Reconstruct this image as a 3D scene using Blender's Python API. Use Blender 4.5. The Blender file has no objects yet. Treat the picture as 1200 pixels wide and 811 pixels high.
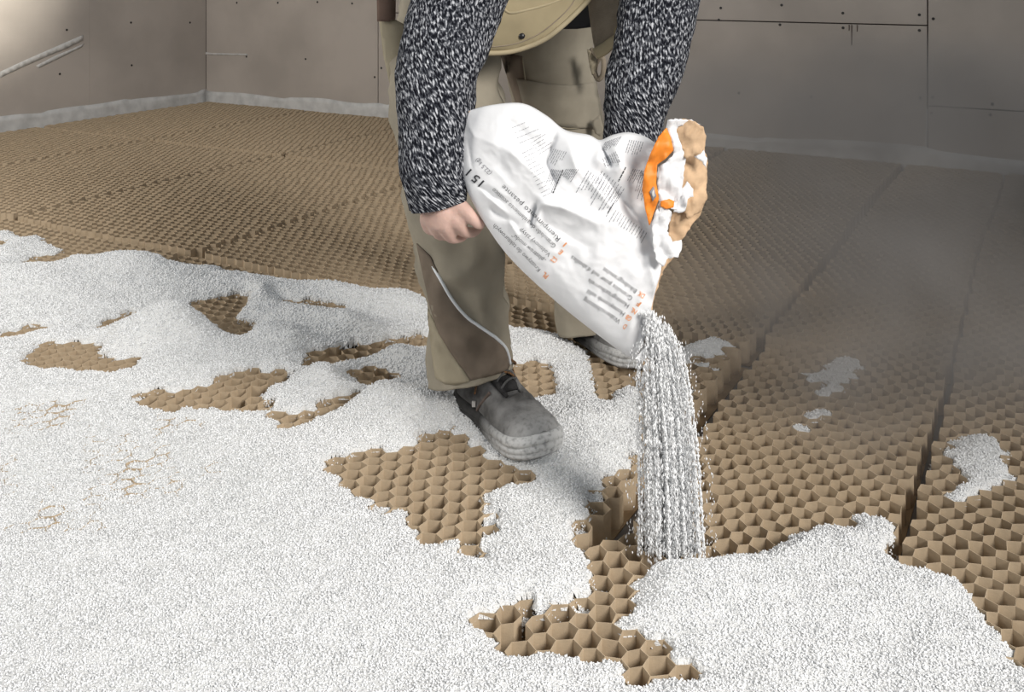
import bpy, bmesh, math, random
import numpy as np
from mathutils import Vector, Matrix, noise, geometry
from mathutils.bvhtree import BVHTree

random.seed(7)
RNG = np.random.default_rng(11)
scene = bpy.context.scene
COL = scene.collection

# ------------------------------------------------------------------ camera (level, lens shifted down)
F, HY = 1140.0, -30.0          # focal length in pixels of the 1200 wide frame, horizon row
HT = 0.06                      # height of the honeycomb sheets
CZ = HT + 0.95                 # eye height
cam = bpy.data.cameras.new('camera')
cam.sensor_width = 36.0
cam.lens = F / 1200.0 * 36.0
cam.shift_y = -(405.5 - HY) / 1200.0
cam.clip_start = 0.05
camo = bpy.data.objects.new('camera', cam)
camo.location = (0, 0, CZ)
camo.rotation_euler = (math.pi / 2, 0, 0)
COL.objects.link(camo)
scene.camera = camo

# ------------------------------------------------------------------ world, lamps, exposure
world = bpy.data.worlds.new('world'); scene.world = world
world.use_nodes = True
bg = world.node_tree.nodes['Background']
bg.inputs[0].default_value = (0.86, 0.93, 1.0, 1)
bg.inputs[1].default_value = 0.36

def aim(o, target):
    o.rotation_euler = (Vector(target) - o.location).to_track_quat('-Z', 'Y').to_euler()

def lamp(name, kind, loc, target, energy, color=(1, 1, 1), **kw):
    l = bpy.data.lights.new(name, kind); l.energy = energy; l.color = color
    for k, v in kw.items(): setattr(l, k, v)
    o = bpy.data.objects.new(name, l); o.location = loc; COL.objects.link(o); aim(o, target)
    return o
# work lamp behind the photographer, a little to the right
lamp('work_lamp', 'SPOT', (2.4, -1.3, 2.7), (-0.66, 1.62, 0.0), 1000, (1.0, 0.965, 0.92),
     spot_size=math.radians(58), spot_blend=1.0, shadow_soft_size=0.8)
# daylight from a window in the left wall, nearer than the frame shows, and the patch of it thrown on the wall
lamp('window_daylight', 'AREA', (-3.5, 1.2, 1.9), (-0.6, 6.2, 0.6), 80, (1.0, 0.96, 0.90), shape='RECTANGLE', size=1.3, size_y=1.5)
lamp('window_beam', 'SPOT', (-1.0, 3.2, 2.3), (-3.36, 5.50, 1.32), 1000, (1.0, 0.97, 0.87),
     spot_size=math.radians(33), spot_blend=1.0, shadow_soft_size=0.06)

vs = scene.view_settings
scene.display_settings.display_device = 'sRGB'
vs.view_transform = 'Standard'; vs.look = 'None'; vs.gamma = 1.0; vs.use_curve_mapping = False
vs.exposure = 0.0
scene.cycles.max_bounces = 16; scene.cycles.diffuse_bounces = 8

# ------------------------------------------------------------------ geometry helpers
def P(px, py, d):
    return Vector(((px - 600.0) / F * d, d, CZ - (py - HY) / F * d))

def G(px, py, z=HT):
    return P(px, py, F * (CZ - z) / (py - HY))

def link(o, parent=None):
    COL.objects.link(o)
    if parent is not None: o.parent = parent
    return o

def root_loc(parent):
    r = Vector((0, 0, 0))
    while parent is not None:
        r += parent.location; parent = parent.parent
    return r

def tag(o, label=None, cat=None, group=None, kind=None):
    if label: o['label'] = label
    if cat: o['category'] = cat
    if group: o['group'] = group
    if kind: o['kind'] = kind
    return o

def empty(name, loc, label, cat, group=None):
    o = bpy.data.objects.new(name, None); o.location = loc; o.empty_display_size = 0.1
    link(o); return tag(o, label, cat, group)

def mobj(name, verts, faces, m, parent=None, smooth=True, uvs=None, origin=None):
    """one mesh object from world space points; local origin at the parent's root or at `origin`"""
    rl = root_loc(parent)
    og = Vector(origin) if origin is not None else rl
    me = bpy.data.meshes.new(name)
    me.from_pydata([tuple(Vector(v) - og) for v in verts], [], faces)
    if uvs is not None:
        lay = me.uv_layers.new(name='UVMap')
        li = np.empty(len(me.loops), dtype=np.int32); me.loops.foreach_get('vertex_index', li)
        lay.data.foreach_set('uv', np.asarray(uvs, dtype=np.float32)[li].ravel())
    for mm in (m if isinstance(m, (list, tuple)) else [m]): me.materials.append(mm)
    if smooth: me.polygons.foreach_set('use_smooth', [True] * len(me.polygons))
    me.update()
    o = bpy.data.objects.new(name, me)
    o.location = og - rl
    return link(o, parent)

def boxm(name, c, half, m, parent=None, axes=None, bevel=0.0):
    ax = axes or (Vector((1, 0, 0)), Vector((0, 1, 0)), Vector((0, 0, 1)))
    vs_, fs = [], [(0, 1, 3, 2), (4, 6, 7, 5), (0, 4, 5, 1), (2, 3, 7, 6), (0, 2, 6, 4), (1, 5, 7, 3)]
    for i in (-1, 1):
        for j in (-1, 1):
            for k in (-1, 1):
                vs_.append(Vector(c) + ax[0] * half[0] * i + ax[1] * half[1] * j + ax[2] * half[2] * k)
    o = mobj(name, vs_, fs, m, parent, smooth=False)
    if bevel:
        b = o.modifiers.new('bevel', 'BEVEL'); b.width = bevel; b.segments = 2
    return o

def catmull(pts, n):
    pts = [np.asarray(p, float) for p in pts]
    out = []
    m = len(pts) - 1
    for i in range(n):
        t = i / (n - 1) * m
        k = min(int(t), m - 1); f = t - k
        p0 = pts[max(k - 1, 0)]; p1 = pts[k]; p2 = pts[k + 1]; p3 = pts[min(k + 2, m)]
        out.append(0.5 * ((2 * p1) + (-p0 + p2) * f + (2 * p0 - 5 * p1 + 4 * p2 - p3) * f * f + (-p0 + 3 * p1 - 3 * p2 + p3) * f ** 3))
    return out

def tube_data(pts, r, seg=8, n=None):
    if n: pts = [Vector(p) for p in catmull(pts, n)]
    else: pts = [Vector(p) for p in pts]
    vs_, fs = [], []
    prev = None
    for i, p in enumerate(pts):
        t = (pts[min(i + 1, len(pts) - 1)] - pts[max(i - 1, 0)]).normalized()
        a = prev if prev is not None else (Vector((0, 0, 1)) if abs(t.z) < .9 else Vector((1, 0, 0)))
        x = (a - t * a.dot(t)).normalized(); prev = x; y = t.cross(x)
        rr = r[i] if isinstance(r, (list, tuple)) else r
        for k in range(seg):
            an = 2 * math.pi * k / seg
            vs_.append(p + (x * math.cos(an) + y * math.sin(an)) * rr)
    for i in range(len(pts) - 1):
        for k in range(seg):
            k2 = (k + 1) % seg
            fs.append((i * seg + k, i * seg + k2, (i + 1) * seg + k2, (i + 1) * seg + k))
    fs.append(tuple(range(seg))[::-1]); fs.append(tuple((len(pts) - 1) * seg + k for k in range(seg)))
    return vs_, fs

def tube(name, pts, r, m, parent=None, seg=8, n=None):
    v, f = tube_data(pts, r, seg, n)
    return mobj(name, v, f, m, parent)

def merge(parts):
    V, Fc = [], []
    for v, f in parts:
        o = len(V); V += list(v); Fc += [tuple(i + o for i in q) for q in f]
    return V, Fc

def poly_fill(poly, step):
    """triangulate a 2D polygon with interior points every `step`"""
    pts = [];
    n = len(poly)
    for i in range(n):
        a = Vector(poly[i]); b = Vector(poly[(i + 1) % n])
        k = max(1, int((b - a).length / step))
        for j in range(k): pts.append(a + (b - a) * (j / k))
    nb = len(pts)
    arr = np.array([(p.x, p.y) for p in pts])
    x0, y0 = arr.min(0); x1, y1 = arr.max(0)
    gx, gy = np.meshgrid(np.arange(x0, x1, step), np.arange(y0, y1, step))
    g = np.stack([gx.ravel(), gy.ravel()], 1)
    sd = signed_dist(g, arr)
    inner = [Vector(q) for q in g[sd > step * 0.45]]
    edges = [(i, (i + 1) % nb) for i in range(nb)]
    v, e, f, *_ = geometry.delaunay_2d_cdt(pts + inner, edges, [], 1, 1e-5)
    return [(q.x, q.y) for q in v], [tuple(t) for t in f]

def signed_dist(pts, poly):
    """+ inside, - outside"""
    P0 = np.asarray(poly, float); P1 = np.roll(P0, -1, 0)
    best = np.full(len(pts), 1e9); inside = np.zeros(len(pts), bool)
    x, y = pts[:, 0], pts[:, 1]
    for a, b in zip(P0, P1):
        ab = b - a; L = (ab ** 2).sum() + 1e-12
        t = np.clip(((x - a[0]) * ab[0] + (y - a[1]) * ab[1]) / L, 0, 1)
        dd = (x - a[0] - t * ab[0]) ** 2 + (y - a[1] - t * ab[1]) ** 2
        best = np.minimum(best, dd)
        if a[1] != b[1]:
            c = ((a[1] > y) != (b[1] > y)) & (x < (b[0] - a[0]) * (y - a[1]) / (b[1] - a[1]) + a[0])
            inside ^= c
    d = np.sqrt(best)
    return np.where(inside, d, -d)

CAMP = Vector((0, 0, CZ))
def bvh_of(o):
    dg = bpy.context.evaluated_depsgraph_get()
    e = o.evaluated_get(dg); me = e.to_mesh()
    rl = root_loc(o)
    t = BVHTree.FromPolygons([v.co + rl for v in me.vertices], [tuple(p.vertices) for p in me.polygons])
    e.to_mesh_clear()
    return t

def cast(bvh, px, py, off=0.0, fallback=None):
    dr = Vector(((px - 600.0) / F, 1.0, -(py - HY) / F)).normalized()
    h, nrm, i, dist = bvh.ray_cast(CAMP, dr)
    if h is None:
        return fallback
    if nrm.dot(dr) > 0: nrm = -nrm
    return h + nrm * off

def torn(poly, amp=1.0, step=3.0):
    out = []
    for i in range(len(poly)):
        a = Vector(poly[i]); b = Vector(poly[(i + 1) % len(poly)]); k = max(1, int((b - a).length / step))
        for j in range(k):
            q = a.lerp(b, j / k); out.append((q.x + random.uniform(-amp, amp), q.y + random.uniform(-amp, amp)))
    return out

def panel(name, poly, step, fn, m, parent, thick=0.003, smooth=True):
    v2, f = poly_fill(poly, step)
    vs_ = []
    last = None
    for q in v2:
        p = fn(*q)
        vs_.append(p)
    ok = [p for p in vs_ if p is not None]
    if not ok: return None
    vs_ = [p if p is not None else min(ok, key=lambda w: (w - P(q[0], q[1], ok[0].y)).length) for p, q in zip(vs_, v2)]
    o = mobj(name, vs_, f, m, parent, smooth)
    if thick:
        s = o.modifiers.new('thickness', 'SOLIDIFY'); s.thickness = thick; s.offset = 0
    return o

# ------------------------------------------------------------------ materials
def mat(name, col, rough=0.8, var=0.0, scale=20.0, col2=None, bump=0.0, bscale=None, stretch=None, spec=0.3, sss=0.0, detail=4.0, lo=0.35, hi=0.65):
    m = bpy.data.materials.new(name); m.use_nodes = True
    nt = m.node_tree; b = nt.nodes['Principled BSDF']
    b.inputs['Roughness'].default_value = rough
    b.inputs['Specular IOR Level'].default_value = spec
    c = tuple(col) + (1,)
    b.inputs['Base Color'].default_value = c
    tc = nt.nodes.new('ShaderNodeTexCoord')
    src = tc.outputs['Object']
    if stretch:
        mp = nt.nodes.new('ShaderNodeMapping'); mp.inputs['Scale'].default_value = stretch
        nt.links.new(src, mp.inputs['Vector']); src = mp.outputs[0]
    if var or col2:
        n = nt.nodes.new('ShaderNodeTexNoise'); n.inputs['Scale'].default_value = scale; n.inputs['Detail'].default_value = detail
        nt.links.new(src, n.inputs['Vector'])
        r = nt.nodes.new('ShaderNodeValToRGB')
        r.color_ramp.elements[0].position = lo; r.color_ramp.elements[1].position = hi
        c2 = tuple(col2) + (1,) if col2 else tuple(min(1, x * (1 + var)) for x in col) + (1,)
        c1 = c if col2 else tuple(x * (1 - var) for x in col) + (1,)
        r.color_ramp.elements[0].color = c1; r.color_ramp.elements[1].color = c2
        nt.links.new(n.outputs['Fac'], r.inputs[0]); nt.links.new(r.outputs[0], b.inputs['Base Color'])
    if bump:
        n2 = nt.nodes.new('ShaderNodeTexNoise'); n2.inputs['Scale'].default_value = bscale or scale * 3; n2.inputs['Detail'].default_value = 3
        nt.links.new(src, n2.inputs['Vector'])
        bp = nt.nodes.new('ShaderNodeBump'); bp.inputs['Strength'].default_value = bump; bp.inputs['Distance'].default_value = 0.004
        nt.links.new(n2.outputs['Fac'], bp.inputs['Height']); nt.links.new(bp.outputs[0], b.inputs['Normal'])
    if sss:
        b.inputs['Subsurface Weight'].default_value = sss
        b.inputs['Subsurface Radius'].default_value = (0.01, 0.004, 0.002)
    return m

M = {}
M['plaster'] = mat('plasterboard', (0.500, 0.445, 0.395), 0.95, 0.10, 2.2, bump=0.12, bscale=160, spec=0.1)
M['joint'] = mat('joint_gap', (0.10, 0.085, 0.075), 0.95)
M['screw'] = mat('screw_head', (0.035, 0.032, 0.03), 0.5)
M['filler'] = mat('joint_filler', (0.62, 0.60, 0.57), 0.95, 0.1, 40)
M['stain'] = mat('drip_stain', (0.13, 0.10, 0.085), 0.95)
M['film'] = mat('edge_film', (0.64, 0.63, 0.61), 0.45, 0.12, 14, spec=0.4)
M['screed'] = mat('screed', (0.20, 0.18, 0.16), 0.95, 0.2, 8)
M['kraft'] = mat('kraft_paper', (0.475, 0.372, 0.255), 0.9, 0.10, 35, bump=0.10, bscale=400, spec=0.15)
M['backing'] = mat('kraft_backing', (0.30, 0.215, 0.13), 0.95, 0.15, 12, spec=0.1)
M['gravel_base'] = mat('granulate_bed', (0.80, 0.80, 0.79), 0.95, None, 330, col2=(0.52, 0.52, 0.52), bump=1.0, bscale=330, spec=0.1, detail=2, lo=0.72, hi=0.40)
M['kraft_torn'] = mat('kraft_sack_paper', (0.62, 0.43, 0.27), 0.9, 0.12, 30, bump=0.25, bscale=90, spec=0.15)
M['sack'] = mat('white_sack_paper', (0.83, 0.83, 0.84), 0.55, 0.02, 12, bump=0.12, bscale=60, spec=0.35)
M['orange'] = mat('orange_print', (0.85, 0.26, 0.03), 0.5, 0.12, 30, spec=0.35)
M['orange_ink'] = mat('orange_ink', (0.80, 0.33, 0.12), 0.6)
M['ink'] = mat('black_ink', (0.05, 0.05, 0.055), 0.6)
M['grey_ink'] = mat('grey_ink', (0.26, 0.26, 0.28), 0.6)
M['trouser'] = mat('olive_canvas', (0.325, 0.290, 0.228), 0.95, 0.14, 9, bump=0.35, bscale=900, spec=0.1)
M['trouser_brown'] = mat('brown_canvas', (0.205, 0.165, 0.128), 0.95, 0.16, 14, bump=0.35, bscale=900, spec=0.1)
M['trouser_beige'] = mat('beige_canvas', (0.360, 0.315, 0.230), 0.95, 0.10, 14, bump=0.35, bscale=900, spec=0.1)
M['reflect'] = mat('reflective_piping', (0.80, 0.82, 0.84), 0.35, spec=0.5)
M['jacket'] = mat('khaki_canvas', (0.390, 0.325, 0.205), 0.95, 0.08, 12, bump=0.3, bscale=800, spec=0.1)
M['jacket_trim'] = mat('khaki_binding', (0.45, 0.38, 0.25), 0.9, 0.06, 30, spec=0.1)
M['webbing'] = mat('taupe_webbing', (0.30, 0.25, 0.19), 0.95, 0.1, 40, bump=0.3, bscale=500)
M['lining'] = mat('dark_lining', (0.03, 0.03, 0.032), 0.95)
M['leather_brown'] = mat('brown_leather', (0.13, 0.085, 0.065), 0.8, 0.15, 20)
M['black_plastic'] = mat('black_plastic', (0.015, 0.015, 0.017), 0.35, spec=0.5)
M['steel'] = mat('dull_steel', (0.16, 0.16, 0.17), 0.4, spec=0.6)
M['skin'] = mat('skin', (0.60, 0.405, 0.34), 0.6, 0.07, 28, bump=0.25, bscale=140, sss=0.12)
M['hair'] = mat('dark_hair', (0.05, 0.035, 0.025), 0.8, 0.3, 60, bump=0.5, bscale=200)
M['shoe'] = mat('dusty_grey_leather', (0.060, 0.058, 0.056), 0.85, None, 26, col2=(0.23, 0.225, 0.22), bump=0.5, bscale=120, spec=0.2, lo=0.30, hi=0.78)
M['shoe_dark'] = mat('black_shoe_textile', (0.032, 0.031, 0.031), 0.9, 0.4, 60, bump=0.5, bscale=500, spec=0.15)
M['shoe_trim'] = mat('brown_shoe_trim', (0.13, 0.10, 0.085), 0.9, 0.2, 50)
M['sole'] = mat('black_rubber_sole', (0.045, 0.044, 0.043), 0.85, 0.35, 30, spec=0.2)
M['lace'] = mat('brown_black_lace', (0.045, 0.032, 0.022), 0.9, None, 420, col2=(0.24, 0.12, 0.05), detail=1)
M['lace_grey'] = mat('grey_lace', (0.08, 0.08, 0.078), 0.9, 0.3, 200)

def dusted(m, amount_scale, col=(0.60, 0.60, 0.59), axis_lo=0.20, axis_hi=0.30):
    """white working dust settled towards the toe (uses UV.x = distance from the heel)"""
    nt = m.node_tree; b = nt.nodes['Principled BSDF']
    tc = nt.nodes.new('ShaderNodeUVMap'); sx = nt.nodes.new('ShaderNodeSeparateXYZ')
    nt.links.new(tc.outputs[0], sx.inputs[0])
    mr = nt.nodes.new('ShaderNodeMapRange'); mr.inputs['From Min'].default_value = axis_lo; mr.inputs['From Max'].default_value = axis_hi
    nt.links.new(sx.outputs[0], mr.inputs['Value'])
    t2 = nt.nodes.new('ShaderNodeTexCoord')
    n = nt.nodes.new('ShaderNodeTexNoise'); n.inputs['Scale'].default_value = 110; n.inputs['Detail'].default_value = 8
    nt.links.new(t2.outputs['Object'], n.inputs['Vector'])
    mu = nt.nodes.new('ShaderNodeMath'); mu.operation = 'MULTIPLY'; nt.links.new(mr.outputs[0], mu.inputs[0])
    r = nt.nodes.new('ShaderNodeMapRange'); r.inputs['From Min'].default_value = 0.10; r.inputs['From Max'].default_value = 0.52
    nt.links.new(n.outputs['Fac'], r.inputs['Value']); nt.links.new(r.outputs[0], mu.inputs[1])
    m2 = nt.nodes.new('ShaderNodeMath'); m2.operation = 'MULTIPLY'; m2.inputs[1].default_value = amount_scale; nt.links.new(mu.outputs[0], m2.inputs[0])
    mx = nt.nodes.new('ShaderNodeMix'); mx.data_type = 'RGBA'; mx.inputs['B'].default_value = tuple(col) + (1,)
    old = b.inputs['Base Color'].links[0].from_socket
    nt.links.new(m2.outputs[0], mx.inputs['Factor']); nt.links.new(old, mx.inputs['A'])
    nt.links.new(mx.outputs['Result'], b.inputs['Base Color'])
dusted(M['shoe'], 0.7, axis_lo=0.20, axis_hi=0.36)
dusted(M['sole'], 1.0, axis_lo=0.15, axis_hi=0.27)

def knit_material():
    m = bpy.data.materials.new('heather_knit'); m.use_nodes = True
    nt = m.node_tree; b = nt.nodes['Principled BSDF']
    b.inputs['Roughness'].default_value = 1.0; b.inputs['Specular IOR Level'].default_value = 0.05
    uv = nt.nodes.new('ShaderNodeUVMap')
    mp = nt.nodes.new('ShaderNodeMapping'); mp.inputs['Scale'].default_value = (1 / 0.0040, 1 / 0.0100, 1)
    mp.inputs['Rotation'].default_value = (0, 0, 0.12)
    nt.links.new(uv.outputs[0], mp.inputs[0])
    n = nt.nodes.new('ShaderNodeTexNoise'); n.inputs['Scale'].default_value = 1.0; n.inputs['Detail'].default_value = 2.5; n.inputs['Distortion'].default_value = 0.4
    nt.links.new(mp.outputs[0], n.inputs['Vector'])
    r = nt.nodes.new('ShaderNodeValToRGB')
    e = r.color_ramp.elements; e[0].position = 0.42; e[0].color = (0.012, 0.013, 0.018, 1); e[1].position = 0.66; e[1].color = (0.60, 0.61, 0.64, 1)
    x = r.color_ramp.elements.new(0.52); x.color = (0.075, 0.08, 0.095, 1)
    nt.links.new(n.outputs['Fac'], r.inputs[0]); nt.links.new(r.outputs[0], b.inputs['Base Color'])
    wv = nt.nodes.new('ShaderNodeTexWave'); wv.inputs['Scale'].default_value = 0.25; wv.inputs['Distortion'].default_value = 1.5
    nt.links.new(mp.outputs[0], wv.inputs['Vector'])
    ad = nt.nodes.new('ShaderNodeMath'); ad.operation = 'ADD'
    nt.links.new(wv.outputs['Fac'], ad.inputs[0]); nt.links.new(n.outputs['Fac'], ad.inputs[1])
    bp = nt.nodes.new('ShaderNodeBump'); bp.inputs['Strength'].default_value = 0.8; bp.inputs['Distance'].default_value = 0.004
    nt.links.new(ad.outputs[0], bp.inputs['Height']); nt.links.new(bp.outputs[0], b.inputs['Normal'])
    return m
M['knit'] = knit_material()

def grain_material():
    m = bpy.data.materials.new('white_granulate'); m.use_nodes = True
    nt = m.node_tree; b = nt.nodes['Principled BSDF']
    b.inputs['Roughness'].default_value = 0.95; b.inputs['Specular IOR Level'].default_value = 0.1
    a = nt.nodes.new('ShaderNodeAttribute'); a.attribute_name = 'tone'
    r = nt.nodes.new('ShaderNodeValToRGB')
    e = r.color_ramp.elements; e[0].color = (0.66, 0.665, 0.67, 1); e[1].position = 0.45; e[1].color = (0.90, 0.905, 0.91, 1)
    nt.links.new(a.outputs['Fac'], r.inputs[0]); nt.links.new(r.outputs[0], b.inputs['Base Color'])
    tr = nt.nodes.new('ShaderNodeBsdfTranslucent'); nt.links.new(r.outputs[0], tr.inputs['Color'])
    mx = nt.nodes.new('ShaderNodeMixShader'); mx.inputs[0].default_value = 0.0
    nt.links.new(b.outputs[0], mx.inputs[1]); nt.links.new(tr.outputs[0], mx.inputs[2])
    nt.links.new(mx.outputs[0], nt.nodes['Material Output'].inputs['Surface'])
    return m
M['grain'] = grain_material()
M['falling_grain'] = grain_material(); M['falling_grain'].name = 'white_granulate_falling'
M['falling_grain'].node_tree.nodes['Mix Shader'].inputs[0].default_value = 0.0

# ------------------------------------------------------------------ room directions from the wall foot in the photo
TH = math.radians(29.4)
U = Vector((math.cos(TH), -math.sin(TH), 0)); N = Vector((math.sin(TH), math.cos(TH), 0)); Z = Vector((0, 0, 1))
def un(p): return (p.x * U.x + p.y * U.y, p.x * N.x + p.y * N.y)
def W(u, n, z=0.0): return U * u + N * n + Z * z
uc, nc = un(G(222, 121)); NW = 5.24; UW = uc
def on_back(px, py):
    dr = Vector(((px - 600) / F, 1, -(py - HY) / F)); t = NW / dr.dot(N); p = CAMP + dr * t
    return un(p)[0], p.z
def on_left(px, py):
    dr = Vector(((px - 600) / F, 1, -(py - HY) / F)); t = UW / dr.dot(U); p = CAMP + dr * t
    return un(p)[1], p.z

# ------------------------------------------------------------------ structure
fl = boxm('floor', W(-1.6, 2.0, -0.05), (4.3, 3.6, 0.05), M['screed'], axes=(U, N, Z)); tag(fl, kind='structure')
URIGHT, ZTOP = 2.2, 2.75
wb = boxm('wall_back', W((UW + URIGHT) / 2, NW + 0.08, ZTOP / 2), ((URIGHT - UW) / 2 + 0.1, 0.05, ZTOP / 2), M['joint'], axes=(U, N, Z)); tag(wb, kind='structure')
wl = boxm('wall_left', W(UW - 0.08, 2.2, ZTOP / 2), (0.05, 3.1, ZTOP / 2), M['joint'], axes=(U, N, Z)); tag(wl, kind='structure')
us1 = on_back(443, 60)[0]; us2 = on_back(1087, 60)[0]
zj = on_back(1087, 30)[1]; zj2 = on_back(1120, 126)[1]
gp = 0.003
screws_back = {}
def back_panel(u0, u1, z0, z1):
    return boxm('plasterboard_panel', W((u0 + u1) / 2, NW + 0.015, (z0 + z1) / 2), ((u1 - u0) / 2 - gp, 0.015, (z1 - z0) / 2 - gp), M['plaster'], wb, axes=(U, N, Z), bevel=0.002)
bp_ = [(UW, us1, 0, ZTOP), (us1, us2, 0, zj), (us1, us2, zj, ZTOP), (us2, URIGHT, 0, zj2), (us2, URIGHT, zj2, ZTOP)]
bpan = [back_panel(*r) for r in bp_]
nl = [(-0.9, 0.9), (0.9, 2.15), (2.15, 3.4), (3.4, NW)]
nl = [(-0.9, 1.5), (1.5, on_left(105, 50)[0]), (on_left(105, 50)[0], NW)]
lpan = [boxm('plasterboard_panel', W(UW - 0.015, (a + b) / 2, ZTOP / 2), (0.015, (b - a) / 2 - 0.0006, ZTOP / 2), M['plaster'], wl, axes=(U, N, Z)) for a, b in nl]
def disc(name, c, nrm, r, m, parent, t=0.002):
    a = nrm.orthogonal().normalized(); b = nrm.cross(a)
    v = [c + (a * math.cos(k * math.pi / 5) + b * math.sin(k * math.pi / 5)) * r + nrm * h for h in (-t, t) for k in range(10)]
    f = [tuple(range(10, 20)), tuple(range(9, -1, -1))] + [(k, (k + 1) % 10, 10 + (k + 1) % 10, 10 + k) for k in range(10)]
    return mobj(name, v, f, m, parent, smooth=False)
scr_b = [(377, 65), (547, 65), (379, 188), (567, 160), (710, 163), (880, 170), (682, 8), (800, 8), (914, 6), (1014, 10), (1079, 222), (1098, 196)]
scr_b = [(x / 2.457, y / 2.457) for x, y in scr_b if x > 560] + [(580, 80), (606, 97)]
scr_b += [(800 + x / 3, y / 3) for x, y in [(134, 28), (127, 70), (348, 18), (342, 87), (563, 46), (564, 98), (832, 52), (881, 66), (832, 107), (198, 327), (452, 341), (835, 344), (878, 342), (875, 397), (1089, 366), (1082, 404)]]
for x, y in scr_b:
    u, z = on_back(x, y)
    k = next((i for i, r in enumerate(bp_) if r[0] <= u <= r[1] and r[2] <= z <= r[3]), 0)
    disc('screw', W(u, NW, z), N, 0.0075, M['screw'], bpan[k])
for x, y in [(192, 86), (172, 213), (377, 65), (547, 65), (379, 188)]:
    n_, z = on_left(x / 2.457, y / 2.457)
    k = next((i for i, r in enumerate(nl) if r[0] <= n_ <= r[1]), 2)
    disc('screw', W(UW, n_, z), U, 0.0075, M['screw'], lpan[k])
# filler smears on the left wall, drips on the back wall
def wl_pt(px, py):
    n_, z = on_left(px, py); return W(UW + 0.002, n_, z)
def wb_pt(px, py):
    u, z = on_back(px, py); return W(u, NW - 0.002, z)
panel('filler_smear', [(0, 84), (30, 70), (60, 57), (85, 46), (97, 41), (97, 47), (80, 56), (55, 66), (30, 77), (0, 91)], 4, wl_pt, M['filler'], wl, 0.002)
panel('filler_smear', [(42, 77), (65, 65), (85, 57), (98, 51), (96, 55), (70, 68), (45, 80)], 4, wl_pt, M['filler'], wl, 0.0015)
panel('filler_smear', [(225, 60), (250, 62), (290, 63), (290, 65), (250, 64.5), (225, 63)], 4, wb_pt, M['filler'], wb, 0.0015)
for x, y0, y1 in ((994.5, 29, 36), (997.5, 29, 53), (1004, 29, 37)):
    panel('drip_mark', [(x, y0), (x + 1.3, y0), (x + 1.0, y1), (x + 0.2, y1)], 3, wb_pt, M['stain'], wb, 0.001)
# white filler line low on the vertical joint
panel('filler_line', [(1085, 128), (1087.5, 128), (1086, 186), (1083.5, 186)], 4, wb_pt, M['film'], wb, 0.0015)

# edge film along the wall foot
def film(name, pts, nrm, label):
    vs_, fs = [], []
    for i, (c, h) in enumerate(pts):
        for k in range(5):
            z = 0.01 + (h) * k / 4
            w = 0.006 + 0.012 * noise.noise(Vector((i * 0.21, k * 0.6, 3))) + 0.010 * (1 - k / 4)
            vs_.append(c + nrm * max(0.004, w) + Z * z)
    for i in range(len(pts) - 1):
        for k in range(4):
            a = i * 5 + k; fs.append((a, a + 5, a + 6, a + 1))
    o = mobj(name, vs_, fs, M['film'])
    s = o.modifiers.new('thickness', 'SOLIDIFY'); s.thickness = 0.0015
    return tag(o, label, 'edge strip')
def hh(i, b): return HT + b + 0.022 * noise.noise(Vector((i * 0.16, 7.7, 0))) + (0.012 if int(i / 13) % 2 else 0)
nn = 120
film('edge_film', [(W(UW + (URIGHT - UW) * i / nn, NW), hh(i, 0.062)) for i in range(nn + 1)], -N, 'white crumpled edge film along the foot of the long back wall')
film('edge_film', [(W(UW, -0.6 + (NW + 0.6) * i / nn), hh(i + 50, 0.07)) for i in range(nn + 1)], U, 'white crumpled edge film along the foot of the brightly lit side wall')

# ------------------------------------------------------------------ granulate height field from the outline in the photo
COVER = [(-600, 232), (-400, 250), (-230, 254), (-110, 266), (0, 272), (12, 272), (25, 280), (45, 277), (58, 288), (75, 295), (85, 300), (115, 301), (155, 300), (185, 303), (202, 308), (206, 313), (255, 312), (262, 319), (290, 319), (320, 326), (360, 333), (420, 340), (470, 349), (500, 355), (560, 368), (600, 383), (640, 389), (663, 397), (695, 417), (695, 458), (712, 473), (727, 453), (745, 453), (752, 471), (755, 530), (743, 540), (727, 553), (697, 580), (697, 598), (681, 613), (679, 635), (689, 662), (704, 684), (690, 705), (650, 712), (596, 708), (551, 727), (572, 740), (572, 759), (600, 768), (655, 768), (705, 774), (735, 786), (737, 803), (767, 800), (788, 797), (823, 790), (793, 777), (780, 759), (759, 751), (740, 740), (727, 724), (735, 708), (745, 695), (756, 676), (762, 660), (824, 656), (885, 650), (917, 633), (957, 616), (992, 619), (1001, 598), (1027, 604), (1050, 619), (1038, 642), (1030, 648), (1050, 659), (1085, 668), (1131, 682), (1149, 706), (1160, 735), (1181, 752), (1178, 781), (1200, 787), (1350, 840), (1350, 1000), (-300, 1000)]
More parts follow.
